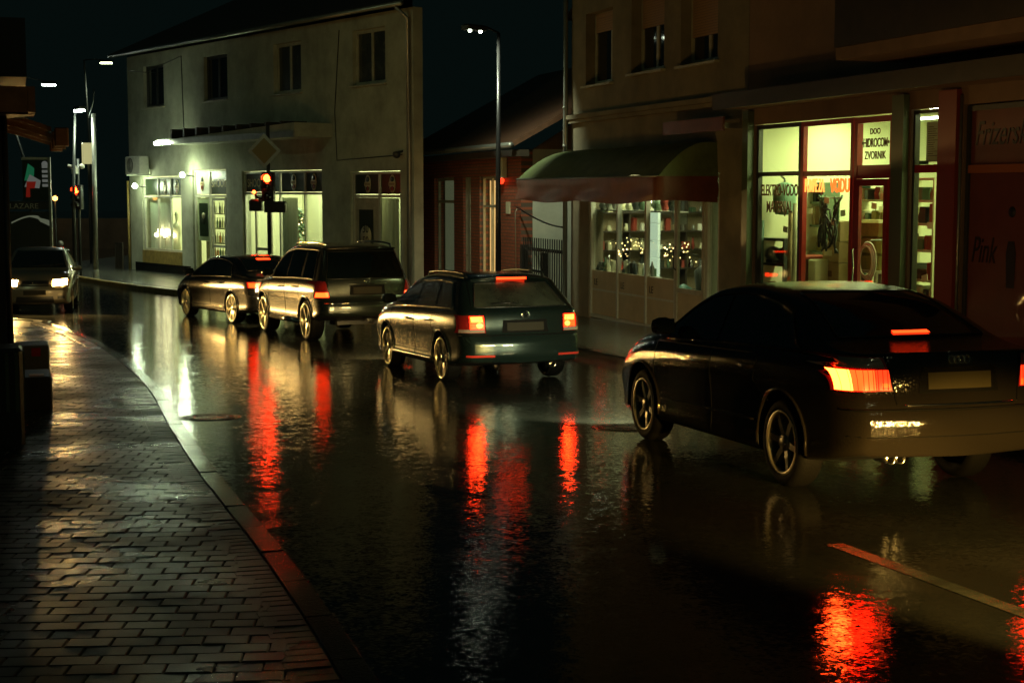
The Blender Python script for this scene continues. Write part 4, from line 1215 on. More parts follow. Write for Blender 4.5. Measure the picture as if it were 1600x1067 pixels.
# bay 4: door with poster, frosted pane
b = MB(); frame_bars(b, 13.43, 16.04, .18, 3.56, .06, .14, .07, M[fm], (14.85,), (2.88,)); w4 = b.build('shop_window', None, LB)
g = MB(); g.box(14.9, 15.98, .095, .105, .22, 2.85, M['pane']); g.build('pane', None, w4)
fs = fascia(w4, 13.5, 14.80, 2.94, 3.50, .108); oval(fs, 14.2, 3.22, .10); fs = fascia(w4, 14.9, 15.98, 2.94, 3.50, .108); oval(fs, 15.5, 3.22, .10)
b = MB(); b.box(13.5, 14.81, .09, .13, .25, 2.84, M['frame_old']); d4 = b.build('door', None, w4)
b = MB(); b.box(13.75, 14.5, .07, .088, .9, 2.5, M['signgreen']); b.lathe([(.001, -.006), (.3, -.006), (.3, .0)], 24, c=(14.12, .068, 1.75), axis='y', m=M['sign_cream']); po = b.build('poster', None, d4)
lettering('30\n50', 'lettering', .34, M['bletter'], po, (14.12, .055, 1.85), ext=.003)
# wall lamps
for lx_, lz in ((-1.02, 3.16), (3.02, 3.52)):
    b = MB(); b.tube([(lx_, -.003, lz), (lx_, -.38, lz + .05)], .02, 8, M['frame_d']); wl = b.build('wall_lamp', None, LB)
    q = MB(); q.lathe([(.001, -.09), (.06, -.07), (.085, 0), (.06, .07), (.001, .09)], 14, c=(lx_, -.45, lz + .05), m=M['lamp_small']); q.build('globe', None, wl)
# rooms behind the bays
room(LB, 'pub_room', -2.15, 6.1, .32, 4.2, .15, 4.4, M['room'], M['roomfloor']); room(LB, 'pub_room', 6.35, 12.6, .32, 2.3, .15, 4.4, M['room'], M['roomfloor'])
b = MB()
for z in (.15, 4.4): b.add([(12.95, .303, z), (15.7, .303, z), (13.7, 1.55, z), (12.95, 1.55, z)], [(0, 1, 2, 3)], M['room'])
b.box(12.8, 12.95, .303, 1.55, .15, 4.4, M['room']); b.box(12.95, 13.6, 1.55, 1.65, .15, 4.4, M['room']); b.build('pub_room', None, LB)
WL = (.95, 1.0, .62)
FL.light('ceiling_light', 0, 1.4, 4.3, 230, WL, 3, 1); FL.light('ceiling_light', 4.2, 1.5, 4.3, 150, WL, 2, 1); FL.light('ceiling_light', 9.6, 1.3, 4.3, 240, WL, 4, .8); FL.light('ceiling_light', 14.0, .62, 4.3, 60, WL, 1.6, .4)
# curtain screens inside the windows
for (px0, px1, d, lb) in ((227, 266, .32, 'white fabric screen behind the left pub window'), (436, 464, .5, 'white fabric screen behind the middle pub window'), (592, 624, .35, 'white fabric screen beside the pub poster door')):
    x0, x1 = max(FL.T(px0, d), -2.1), FL.T(px1, d)
    b = MB(); n = int((x1 - x0) / .05)
    rows = [[(x0 + (x1 - x0) * k / n - (x0 + x1) / 2, .02 * math.sin(k * 1.7) + .01 * math.sin(k * .6), z) for k in range(n + 1)] for z in (0, 2.62)]
    b.grid(rows, M['curtain'], True); o = b.build('window_screen'); o.location = FL.W((x0 + x1) / 2, d, .2); o.rotation_euler = (0, 0, FL.rz); tag(o, lb, 'screen', 'screens behind the pub windows')
# table lamp cluster, mannequin bust, tree, bottle shelf inside
t = FL.empty('table_lamp', FL.T(257, .2), .2, .95); tag(t, 'glowing cluster lamp standing on the ledge of the left pub window', 'lamp')
b = MB(); b.lathe([(.07, 0), (.06, .03), (.02, .05), (.02, .40)], 12, m=M['frame_old']); b.build('base', None, t)
warm = emit('warm_bulb', (1, .85, .5), 14.0)
for k in range(7):
    b = MB(); cx_, cz_ = -.78 + k * .24, .50 + .08 * ((k * 2) % 3); b.lathe([(.001, -.08), (.06, -.05), (.075, 0), (.06, .06), (.001, .09)], 10, c=(cx_, .02 * (k % 2), cz_), m=warm)
    b.tube([(0, 0, .38), (cx_, 0, cz_ - .06)], .010, 6, M['frame_old']); b.build('bulb', None, t)
b = MB(); b.lathe([(.02, 0), (.20, .02), (.24, .12), (.16, .42), (.22, .62), (.25, .80), (.20, .95), (.07, 1.02), (.06, 1.10), (.10, 1.18), (.115, 1.28), (.09, 1.38), (.001, 1.42)], 18, m=M['cream'])
b.v = [(x, y * .5, z) for x, y, z in b.v]; o = b.build('display_bust'); o.location = FL.W(FL.T(275, .4), .4, .9); o.rotation_euler = (0, 0, FL.rz); tag(o, 'pale display bust standing at the right of the pub window', 'bust')
t = FL.empty('display_plinth', FL.T(275, .4), .4, .15); tag(t, 'low plinth carrying the pale display bust', 'plinth'); b = MB(); b.bbox(-.3, .3, -.07, .3, 0, .745, .02, M['card']); b.build('block', None, t)
t = FL.empty('christmas_tree', FL.T(466, .9), .9, .16); tag(t, 'decorated christmas tree with warm lights behind the middle pub window', 'christmas tree')
b = MB(); rnd = random.Random(11)
for k in range(420):
    z = rnd.uniform(.35, 2.3); rad = .62 * (1 - (z - .25) / 2.2) + .03; a = rnd.uniform(0, 6.28); r0 = rad * rnd.uniform(.2, 1.0)
    c = Vector((r0 * math.cos(a), r0 * math.sin(a), z)); e = Vector((math.cos(a), math.sin(a), -.35)) * .16; sd = Vector((-math.sin(a), math.cos(a), rnd.uniform(-.5, .5))) * .05
    b.add([c - sd, c + e, c + sd, c - e * .3 + Vector((0, 0, .04))], [(0, 1, 2, 3)], M['ggoods'])
b.build('needles', None, t)
b = MB(); b.tube([(0, 0, .0), (0, 0, 2.35)], [.05, .01], 8, M['wood']); b.build('trunk', None, t)
fl_ = emit('fairy_light', (1, .62, .25), 14.0)
b = MB()
for k in range(34):
    z = .4 + k * .055; rad = .60 * (1 - (z - .25) / 2.2); a = k * 2.4
    b.lathe([(.001, -.02), (.02, 0), (.001, .02)], 6, c=(rad * math.cos(a), rad * math.sin(a), z), m=fl_)
o = b.build('fairy_lights', None, t); o['kind'] = 'stuff'
t = FL.empty('bottle_shelf', FL.T(343, .6), .6, .16); tag(t, 'tall shelf of bottles seen through the pub door', 'shelf'); b = MB(); frame_bars(b, -.75, .75, 0, 2.7, -.17, .17, .04, M['frame_old'], (), (.6, 1.1, 1.6, 2.1)); b.build('rack', None, t)
rnd = random.Random(5)
for zz in (.62, 1.12, 1.62, 2.12):
    for k in range(7):
        b = MB(); b.lathe([(.04, 0), (.04, .2), (.015, .27), (.014, .36), (.001, .36)], 8, m=rnd.choice([M['cream'], M['dgoods'], M['orange'], M['tag'], M['ggoods']]))
        o = b.build('bottle'); o.location = FL.W(FL.T(343, .6) - .6 + k * .2, .6, .16 + zz); tag(o, 'bottle standing on the shelf behind the pub door', 'bottle', 'bottles on the pub shelf')
# air conditioner on the wall
t = FL.empty('air_conditioner', -1.05, 0, 3.63); tag(t, 'white air conditioner unit on the corner of the pale building', 'air conditioner')
b = MB(); b.bbox(-.75, .55, -.48, -.12, .0, .64, .03, M['frame_w']); b.build('housing', None, t)
b = MB(); b.lathe([(.27, -.003), (.25, -.02), (.24, -.004), (.001, -.004)], 28, c=(-.3, -.48, .32), axis='y', m=M['frame_d'])
for k in range(5): b.ring_tube([(-.3 + (.05 + .045 * k) * math.cos(q * math.pi / 10), -.492, .32 + (.05 + .045 * k) * math.sin(q * math.pi / 10)) for q in range(20)], .005, 4, M['frame_w'])
b.build('fan_grille', None, t)
b = MB(); b.box(-.6, -.55, -.5, -.003, -.05, -.005, M['zinc']); b.box(.35, .4, -.5, -.003, -.05, -.005, M['zinc']); b.build('bracket', None, t)
t = FL.empty('wall_camera', 16.2, 0, 4.05); tag(t, 'small dark camera on the wall near the drainpipe', 'camera'); b = MB(); b.tube([(0, -.003, .05), (0, -.15, .02)], .03, 8, M['frame_d']); b.build('arm', None, t); b = MB(); b.lathe([(.001, -.11), (.08, -.09), (.11, 0), (.1, .06), (.001, .08)], 14, c=(0, -.2, -.04), m=M['frame_d']); b.build('dome', None, t)

t = FR.empty('rear_house', -18, 6, 0); tag(t, 'dim tall house wall rising behind the brick house roof', 'house')
b = MB(); b.box(0, 13, 0, 8, -1, 8.6, M['plaster_l']); b.build('wall', None, t)
b = MB(); b.prism([(-.4, 8.62), (13.4, 8.62), (6.5, 11.5)], -.3, 8.3, M['tile']); b.build('roof', None, t)

# ======== brick house
BH = FR.empty('brick_house'); tag(BH, 'low red brick house with tiled roof between the two taller buildings', 'house')
bx0, bx1 = -15.9, -6.25
bh = [(-14.0, -12.0, .55, 3.42), (-11.1, -10.4, .14, 3.42), (-9.62, -8.05, .14, 3.42)]
b = MB(); b.wall(bx0, bx1, -.2, 4.05, 0, .3, bh, M['brick']); b.build('brick_front', None, BH)
b = MB(); b.box(bx1 - .3, bx1, .303, 7.7, -.2, 4.05, M['white_wall']); b.box(bx0, bx0 + .3, .303, 7.7, -.2, 4.05, M['white_wall']); b.box(bx0 + .3, bx1 - .3, 7.4, 7.7, -.2, 4.05, M['white_wall'])
b.add([(bx1, .3, 4.05), (bx1, 7.7, 4.05), (bx1, 4.0, 6.3)], [(0, 1, 2)], M['plaster_d']); b.build('side_wall', None, BH)
b = MB()
for (y0, y1, z0, z1) in ((-.45, 4.0, 4.08, 6.5), (8.2, 4.0, 4.2, 6.5)):
    b.add([(bx0 - .2, y0, z0), (bx1 + .7, y0, z0), (bx1 + .7, y1, z1), (bx0 - .2, y1, z1), (bx0 - .2, y0, z0 + .14), (bx1 + .7, y0, z0 + .14), (bx1 + .7, y1, z1 + .14), (bx0 - .2, y1, z1 + .14)],
          [(0, 1, 2, 3), (7, 6, 5, 4), (0, 4, 5, 1), (1, 5, 6, 2), (3, 7, 4, 0)], M['tile'])
rf = b.build('roof', None, BH)
b = MB(); b.tube([(bx0 - .2, -.52, 4.12), (bx1 + .75, -.52, 4.12)], .075, 8, M['zinc']); b.box(bx0, bx1 + .6, -.44, -.003, 3.86, 4.02, M['dwood']); b.build('gutter', None, rf)
b = MB(); frame_bars(b, -13.98, -12.02, .57, 3.40, .10, .17, .08, M['frame_old'], (), (2.72,)); wq = b.build('window', None, BH)
g = MB(); g.box(-13.9, -12.1, .13, .14, .65, 3.32, M['pane']); g.build('pane', None, wq)
b = MB(); rows = [[(-13.9 + 1.8 * k / 40, .30 + .02 * math.sin(k * 1.1), z) for k in range(41)] for z in (.6, 3.36)]; b.grid(rows, emit('lit_net_curtain', (.80, .85, .50), .085, (.3, .31, .19)), True); b.build('net_curtain', None, wq)
b = MB(); frame_bars(b, -11.08, -10.42, .15, 3.40, .06, .13, .07, M['frame_old'], (-10.72,), (2.62,)); b.box(-11.0, -10.5, .08, .10, .2, 3.34, M['frame_old']); dq = b.build('door', None, BH)
b = MB(); b.tube([(-10.85, .04, 1.25), (-10.85, .0, 1.27), (-10.78, .0, 1.27)], .014, 6, M['chrome']); b.build('handle', None, dq)
b = MB(); frame_bars(b, -9.6, -8.07, .15, 3.40, .08, .15, .05, M['frame_old'], (-8.85,), (2.62,)); wz = b.build('shop_window', None, BH)
g = MB(); g.box(-9.53, -8.14, .11, .12, .22, 3.33, M['pane']); g.build('pane', None, wz)
b = MB(); b.box(-9.50, -8.95, .25, .27, .2, 2.58, M['warmlit']); b.box(-8.75, -8.2, .25, .27, .2, 2.58, M['warmlit']); b.box(-9.5, -8.95, .25, .27, 2.66, 3.3, M['warmlit']); b.box(-8.75, -8.2, .25, .27, 2.66, 3.3, M['warmlit']); b.build('lit_blind', None, wz)
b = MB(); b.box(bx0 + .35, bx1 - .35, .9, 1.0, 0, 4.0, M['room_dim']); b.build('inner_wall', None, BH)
t = FR.empty('electric_box', -7.45, 0, 3.35); tag(t, 'pale meter box with a red lamp under the brick house eaves', 'meter box'); b = MB(); b.bbox(-.16, .16, -.16, -.003, 0, .6, .02, M['cream']); b.build('housing', None, t)
b = MB(); b.lathe([(.001, -.10), (.06, -.08), (.09, 0), (.07, .05), (.001, .06)], 12, c=(0, -.12, -.06), m=emit('alarm_lamp', (1, .04, .01), 2.2)); b.build('alarm_lamp', None, t)
t = FR.empty('small_plaque', -7.2, 0, 2.45); tag(t, 'small pale plaque on the brick pier right of the lit window', 'plaque'); b = MB(); b.bbox(-.16, .16, -.03, -.003, 0, .3, .008, M['cream']); b.build('plate', None, t)
# courtyard fence and gate post
t = FR.empty('iron_fence', -4.6, 0, .2); tag(t, 'dark iron picket fence closing the yard beside the brick house', 'fence')
b = MB(); b.box(-1.4, 1.5, -.02, .02, 1.38, 1.46, M['iron']); b.box(-1.4, 1.5, -.02, .02, .15, .22, M['iron']); b.build('rail', None, t)
for k in range(19):
    x = -1.36 + k * .155; b = MB(); b.box(x - .014, x + .014, -.045, -.022, -.1, 1.70, M['iron']); b.build('picket', None, t)
for q in ((-1.56, -1.42, -.06, .08, -.1, 1.5), (-.25, -.10, .03, .16, -.1, 1.36)):
    b = MB(); b.box(*q, M['iron']); b.build('post', None, t)
b = MB(); P = [FR.W(-6.2 + 3.3 * k / 14, -.12, 2.62 - .42 * math.sin(math.pi * .5 * k / 14)) for k in range(15)]; b.tube(P, .022, 6, M['black']); b.tube([FR.W(-6.25, -.1, 2.6), FR.W(-6.4, -.1, 2.5), FR.W(-6.38, -.08, .4)], .012, 6, M['frame_w']); tag(b.build('power_cable'), 'black cable sagging across the yard above the iron fence', 'cable')

# ======== awning building
AB = FR.empty('awning_building'); tag(AB, 'dingy plastered house with green awning over its little shop', 'building')
ax0, ax1 = -2.81, 5.66
ah = [(-1.96, -.45, 5.30, 6.85), (.55, 2.15, 5.38, 6.95), (2.90, 4.46, 5.36, 7.0), (-1.75, 4.62, .25, 3.35)]
b = MB(); b.wall(ax0, ax1, -.2, 9.6, 0, .35, ah, M['plaster_r'])
b.box(ax0, ax0 + .35, .35, 9, -.2, 9.6, M['plaster_r']); b.box(ax0 + .35, ax1, 8.7, 9, -.2, 9.6, M['plaster_r']); b.build('wall', None, AB)
b = MB(); b.box(ax0 - .2, ax1, -.5, 9.2, 9.6, 9.8, M['tile']); b.build('roof', None, AB)
b = MB(); b.box(ax0 - .02, ax1, -.10, -.003, 4.52, 4.60, M['plaster_r']); b.box(ax0 - .04, ax1, -.15, -.003, 4.603, 4.70, M['plaster_r']); b.build('cornice', None, AB)
d = MB(); d.tube([(ax0 - .02, -.14, .2), (ax0 - .02, -.14, 9.5)], .055, 10, M['zinc'])
for z in (4.0, 4.85): d.tube([(ax0 - .02, -.14, z), (ax0 - .02, -.14, z + .05)], .068, 10, M['zinc'])
d.build('drainpipe', None, AB)
upper_window(AB, -1.96, -.45, 5.30, 6.85, (-1.0,), 'frame_old', .22, 6.45); upper_window(AB, .55, 2.15, 5.38, 6.95, (1.35,), 'frame_old', .22, 6.3); upper_window(AB, 2.90, 4.46, 5.36, 7.0, (3.7,), 'frame_old', .22, 5.9)
b = MB(); xs_ = (-1.72, -.2, 1.27, 2.62)
frame_bars(b, -1.72, 4.6, .27, 3.33, .02, .12, .07, M['frame_w'], (-.2, 1.27, 2.68, 4.05), ()); sf = b.build('shopfront', None, AB)
for (x0, x1) in ((-1.65, -.235), (-.165, 1.235), (1.305, 2.645)):
    b = MB(); b.box(x0 + .002, x1 - .002, .055, .10, .345, 1.30, M['panel']); b.box(x0 + .01, x1 - .01, .045, .0548, .86, .90, M['frame_w']); pn = b.build('stall_riser', None, sf)
    lettering('LE', 'lettering', .20, M['bletter'], pn, (x0 + .22, .05, .98), ext=.003)
g = MB(); g.box(-1.66, 2.66, .075, .085, 1.303, 3.28, M['mirror_pane']); g.box(4.09, 4.55, .075, .085, .34, 3.28, M['mirror_pane']); g.build('pane', None, sf)
b = MB(); frame_bars(b, 2.74, 4.0, .30, 3.24, .0, .055, .09, M['frame_old'], (), (1.12,)); b.box(2.84, 3.9, .02, .04, .40, 1.07, M['panel']); da = b.build('door', None, sf)
g = MB(); g.box(2.82, 3.92, .024, .034, 1.16, 3.16, M['mirror_pane']); g.build('pane', None, da)
b = MB(); b.tube([(2.79, 0, 1.5), (2.79, -.05, 1.55), (2.79, -.05, 1.9), (2.79, 0, 1.95)], .015, 8, M['frame_d']); b.build('handle', None, da)
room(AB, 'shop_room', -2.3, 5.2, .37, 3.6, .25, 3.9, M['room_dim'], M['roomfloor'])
FR.light('ceiling_light', .6, .75, 3.85, 230, (1.0, .96, .60), 5, .5)
# awning: hood of canvas on the wall with a hanging valance
aw0, aw1, ztop, zf, pr = -3.1, 4.55, 3.88, 3.28, 1.2
b = MB(); rows = []
for j in range(13):
    s = j / 12; d_ = -pr * (s ** 1.0); z = ztop - (ztop - zf) * (s ** 1.7) + .10 * math.sin(math.pi * s)
    x0 = aw0 + .95 * (1 - s) ** 1.3; x1 = aw1 - .06 * (1 - s)
    rows.append([(x0 + (x1 - x0) * k / 30, d_ - .003, z - .03 * math.sin(k * .63 + 1) * s - .012 * math.sin(k * 2.1) * s) for k in range(31)])
b.grid(rows, M['canvas'], True, False)
for side in (0, -1):                      # cheeks
    base = [r[side] for r in rows]; cen = (base[0][0] if side else aw0 + .95, -.003, zf)
    rr2 = [[(lambda p_, t: (p_[0] + (((aw1) if side else p_[0]) - p_[0]) * t, p_[1], p_[2] + (zf - p_[2]) * t))(p_, t) for t in (0, .33, .66, 1)] for p_ in base]
    b.grid(rr2, M['canvas'], True, side == 0)
aw = b.build('awning', None, AB)
b = MB(); loop = [(aw0, -.02)] + [(aw0 + .0, -pr * k / 6) for k in range(1, 6)] + [(aw0 + (aw1 - aw0) * k / 40, -pr - .008) for k in range(41)] + [(aw1 + .006, -pr + pr * k / 8) for k in range(1, 9)]
rows = []
for j in range(7):
    s = j / 6; row = []
    for k, (x, y) in enumerate(loop):
        sag = .05 * math.sin(max(0, min(1, (x - aw0) / (aw1 - aw0))) * math.pi) * s
        row.append((x, y - .03 * math.sin(k * .55 + s * 4) * s * (1 if abs(y) > pr else 0) - .012 * math.sin(s * 9), zf - .46 * s - sag * .6 + .03 * s * math.sin(k * .3)))
    rows.append(row)
b.grid(rows, M['valance'], True, False); b.build('valance', None, aw)
b = MB(); b.tube([(aw0, -pr, zf), (aw1, -pr, zf)], .02, 8, M['zinc']); b.tube([(aw1 - .1, -.003, 2.9), (aw1 - .1, -pr, zf)], .018, 8, M['zinc']); b.build('awning_bar', None, aw)
# things in the awning shop
t = FR.empty('tiled_screen', .55, .5, .26); tag(t, 'tall white tiled screen standing inside the awning shop window', 'screen'); b = MB()
for k in range(9): b.bbox(-.27, .27, 0, .06, k * .35, k * .35 + .34, .006, emit('lit_tile', (.80, .95, .72), .85, (.5, .55, .45)) if k == 0 else bpy.data.materials['lit_tile'])
b.build('tiles', None, t)
for (x0, x1, z, lb) in ((-2.1, 1.2, 1.28, 'long low shelf of small goods behind the awning shop window'), (-2.1, 2.4, 2.62, 'thin high shelf across the awning shop window')):
    t = FR.empty('display_shelf', (x0 + x1) / 2, .28, z); tag(t, lb, 'shelf'); b = MB(); h = (x1 - x0) / 2; b.box(-h, h, -.16, .16, -.03, 0, M['frame_w']); b.build('board', None, t); b = MB(); b.box(-h + .05, -h + .08, -.15, .15, -.25, -.031, M['zinc']); b.box(h - .08, h - .05, -.15, .15, -.25, -.031, M['zinc']); b.build('bracket', None, t)
rnd = random.Random(21)
gm = ['dgoods', 'ggoods', 'cream', 'zinc', 'dgoods', 'rgoods', 'chrome']
for k in range(26):
    x = -2.0 + k * .122; hgt = rnd.uniform(.10, .34); b = MB()
    if k % 3: b.lathe([(.045, 0), (.05, hgt * .6), (.02, hgt * .8), (.018, hgt), (.001, hgt)], 10, m=M[rnd.choice(gm)])
    else: b.bbox(-.05, .05, -.06, .06, 0, hgt, .006, M[rnd.choice(gm)])
    o = b.build('shop_ware'); o.location = FR.W(x, .28 + rnd.uniform(-.08, .08), 1.282); o.rotation_euler = (0, 0, FR.rz + rnd.uniform(-.3, .3)); tag(o, 'small ware on the low shelf of the awning shop', 'ware', 'wares on the low shelf of the awning shop')
for k in range(12):
    x = -1.95 + k * .36; hgt = rnd.uniform(.16, .42); b = MB(); b.lathe([(.06, 0), (.10, hgt * .4), (.07, hgt * .75), (.02, hgt), (.001, hgt)], 12, m=M[rnd.choice(gm)])
    o = b.build('vase'); o.location = FR.W(x, .28, 2.622); tag(o, 'vase on the high shelf of the awning shop', 'vase', 'vases on the high shelf of the awning shop')
# dark dresser of wares along the side wall, and a string of warm lights added for the glints in the glass
t = FR.empty('dresser_shelf', -2.08, 1.5, .26); tag(t, 'dark dresser of wares along the side wall of the awning shop', 'shelf')
b = MB(); b.box(-.215, -.20, -1.15, 1.6, 0, 2.95, M['panel'])
for z in (0, .5, 1.0, 1.42, 1.84, 2.26, 2.62, 2.95): b.box(-.20, .16, -1.15, 1.6, z, z + .03, M['dwood'])
for y in (-1.15, -.45, .25, .95, 1.57): b.box(-.20, .15, y, y + .03, .031, 2.949, M['dwood'])
b.build('rack', None, t)
rnd = random.Random(33); gm2 = ['dgoods', 'ggoods', 'zinc', 'chrome', 'rgoods', 'dgoods', 'tag', 'cream', 'teal', 'gold']
for lv in (1.03, 1.45, 1.87, 2.29, 2.65):
    for k in range(13):
        hgt = rnd.uniform(.10, .30); wd = rnd.uniform(.04, .08); b = MB()
        if rnd.random() < .65: b.lathe([(wd * .7, 0), (wd, hgt * .35), (wd * .5, hgt * .75), (wd * .6, hgt), (.001, hgt)], 10, m=M[rnd.choice(gm2)])
        else: b.bbox(-wd, wd, -wd, wd, 0, hgt, .006, M[rnd.choice(gm2)])
        o = b.build('shop_ware'); o.location = FR.W(-2.08 + rnd.uniform(-.06, .08), .42 + k * .205, .26 + lv); o.rotation_euler = (0, 0, FR.rz + rnd.uniform(-.4, .4)); tag(o, 'small ware on the dark dresser of the awning shop', 'ware', 'wares on the dresser of the awning shop')
t = FR.empty('glint_lights', -1.6, .4, 2.0); tag(t, 'string of tiny warm lights added inside the awning shop for warm glints', 'fairy lights'); b = MB(); P = [(-.1 + 4.6 * k / 60, .1 + .5 * math.sin(k * .21), .12 * math.sin(k * .5) - .1) for k in range(61)]; b.tube(P, .006, 5, M['black']); b.build('wire', None, t)
b = MB(); fw = emit('tiny_warm_light', (1, .66, .24), 7.0)
for k in range(61): b.lathe([(.001, -.016), (.013, 0), (.001, .016)], 6, c=(P[k][0], P[k][1], P[k][2] - .03 - .05 * (k % 3)), m=fw)
o = b.build('bulbs', None, t); o['kind'] = 'stuff'
for k in range(4):
    x = (1.55, 1.9, 2.3, 1.3)[k]; b = MB(); hh = (.9, 1.3, .8, .5)[k]
    b.lathe([(.16, 0), (.2, hh * .3), (.13, hh * .6), (.17, hh * .9), (.001, hh)], 14, m=M[('teal', 'dgoods', 'zinc', 'dgoods')[k]]); o = b.build('floor_vase'); o.location = FR.W(x, .75 + .25 * k, .26); tag(o, 'large vase on the floor of the awning shop', 'vase', 'large vases in the awning shop')

# ======== hardware shop building
HB = FR.empty('shop_building'); tag(HB, 'dark plastered building holding the lit hardware shop and the hair salon', 'building')
hx0, hx1 = 5.68, 20.0
hh = [(5.93, 10.20, .46, 4.15), (10.64, 11.38, .46, 4.17), (11.9, 14.6, .46, 4.17), (10.6, 14.0, 5.9, 8.4), (6.9, 8.2, 6.2, 7.8)]
b = MB(); b.wall(hx0, hx1, -.2, 9.4, 0, .16, hh, M['plaster_d']); b.box(hx1 - .35, hx1, .16, 9, -.2, 9.4, M['plaster_d']); b.box(hx0, hx1 - .35, 8.7, 9, -.2, 9.4, M['plaster_d']); b.build('wall', None, HB)
b = MB(); b.box(hx0, hx1 + .3, -.5, 9.2, 9.4, 9.6, M['tile']); b.build('roof', None, HB)
upper_window(HB, 6.9, 8.2, 6.2, 7.8, (7.55,), 'frame_d', .15); upper_window(HB, 10.6, 14.0, 5.9, 8.4, (11.7, 12.8), 'frame_d', .2)
b = MB(); b.box(hx0 - .05, hx1, -.62, -.003, 4.42, 4.60, M['plaster_d']); b.box(hx0 - .08, hx1, -.66, -.623, 4.40, 4.66, M['dwood']); b.build('canopy', None, HB)
b = MB(); b.box(10.4, hx1, -1.1, -.003, 4.85, 5.02, M['plaster_d']); bl = b.build('balcony', None, HB)
b = MB(); b.box(10.4, hx1, -1.13, -1.05, 5.023, 5.75, M['dwood']); b.box(10.38, hx1, -1.15, -1.03, 5.753, 5.79, M['frame_o']); b.build('balcony_parapet', None, bl)
b = MB(); b.box(3.0, 5.5, -.40, -.36, 4.06, 4.30, M['valance']); b.box(3.05, 3.10, -.36, -.003, 4.1, 4.2, M['zinc']); b.box(5.4, 5.45, -.36, -.003, 4.1, 4.2, M['zinc']); o = b.build('sign_board'); o.location = FR.W(0, 0, 0); o.rotation_euler = (0, 0, FR.rz); tag(o, 'narrow dull red sign board on brackets left of the hardware shop', 'sign')
for (x0, x1, y0, m_) in ((hx0 + .02, 5.90, -.12, 'frame_g'), (10.30, 10.60, -.10, 'frame_g'), (11.42, 11.84, -.08, 'sign_red')):
    b = MB(); b.box(x0, x1, y0, -.003, .3, 4.38, M[m_]); b.build('pilaster', None, HB)
# shop front frames
b = MB(); frame_bars(b, 5.95, 7.46, .48, 4.13, .03, .11, .07, M['frame_d'], (), (3.30,)); frame_bars(b, 7.463, 9.06, .48, 4.13, .03, .11, .08, M['frame_r'], (), (3.29,)); sh = b.build('shopfront', None, HB)
g = MB(); g.box(6.02, 7.40, .065, .075, .55, 4.07, M['pane']); g.box(7.54, 8.98, .065, .075, .56, 4.06, M['pane']); g.build('pane', None, sh)
b = MB(); frame_bars(b, 9.10, 10.17, .47, 4.12, .02, .12, .09, M['frame_r'], (), ()); b.box(9.19, 10.08, .03, .11, 3.20, 3.40, M['frame_r']); dh = b.build('door', None, sh)
b = MB(); frame_bars(b, 9.20, 10.07, .57, 3.19, .0, .05, .10, M['frame_r'], (), ()); lf = b.build('door_leaf', None, dh)
g = MB(); g.box(9.17, 10.1, .065, .075, 3.38, 4.05, M['pane']); g.box(9.28, 9.99, .02, .03, .66, 3.10, M['pane']); g.build('pane', None, dh)
b = MB(); b.tube([(9.25, 0, 2.15), (9.25, -.07, 2.12), (9.31, -.08, 1.85), (9.25, -.07, 1.55), (9.25, 0, 1.52)], .017, 8, M['chrome']); b.build('handle', None, lf)
b = MB(); frame_bars(b, 10.66, 11.36, .48, 4.15, .03, .11, .05, M['frame_d'], (), ()); b.box(10.71, 11.31, .036, .104, 3.27, 3.38, M['frame_r']); nw = b.build('narrow_window', None, HB)
g = MB(); g.box(10.70, 11.32, .065, .075, .52, 4.11, M['pane']); g.build('pane', None, nw)
b = MB(); b.box(10.92, 11.28, .078, .082, 3.42, 3.98, M['tag']); b.box(10.75, 10.98, .078, .083, 3.385, 3.44, M['ggoods'])
for k in range(14): b.box(10.96, 10.96 + random.uniform(.12, .28), .0755, .0778, 3.50 + k * .031, 3.508 + k * .031, M['letter'])
b.build('notice', None, nw)
yl = .060
lettering('ELEKTRO-VODO', 'lettering', .265, M['letter'], sh, (6.71, yl, 2.94), bold=.004, sx=.64); lettering('MATERIJAL', 'lettering', .265, M['letter'], sh, (6.72, yl, 2.66), bold=.004, sx=.70)
lettering('PUMPE ZA', 'lettering', .30, M['text_glint'], sh, (7.56, yl, 3.0), align='LEFT', bold=.004, sx=.44, ext=.008); lettering('VODU', 'lettering', .30, M['neon'], sh, (8.36, yl, 3.0), align='LEFT', bold=.006, sx=.66, ext=.008)  # first words glow hotter: a bright reflection put into their colour
lettering('DOO', 'lettering', .12, M['letter'], dh, (9.62, yl, 3.86), bold=.002); lettering('\u2022HIDROCOM\u2022', 'lettering', .185, M['letter'], dh, (9.63, yl, 3.67), bold=.003, sx=.66); lettering('ZVORNIK', 'lettering', .165, M['letter'], dh, (9.63, yl, 3.49), bold=.002, sx=.8)
room(HB, 'hardware_room', 5.85, 11.6, .163, 4.6, .45, 4.35, M['room'], M['roomfloor'])
HLc = (.90, 1.0, .42)
FR.light('ceiling_light', 7.6, 1.5, 4.28, 125, HLc, 2.6, .5); FR.light('ceiling_light', 10.0, 2.2, 4.28, 110, HLc, 2.2, .5)
for tt_, dd_ in ((7.4, 2.4), (9.4, 2.4), (10.85, .55)):
    t = FR.empty('fluorescent_lamp', tt_, dd_, 4.22); tag(t, 'fluorescent lamp on the hardware shop ceiling', 'lamp', 'lamps on the hardware shop ceiling'); b = MB(); b.bbox(-.6, .6, -.09, .09, .02, .12, .01, M['frame_w']); b.build('housing', None, t); b = MB(); b.tube([(-.56, 0, 0), (.56, 0, 0)], .018, 8, emit('tube_glow', (.92, 1, .6), 26.0) if tt_ < 8 else bpy.data.materials['tube_glow']); b.build('tube', None, t)
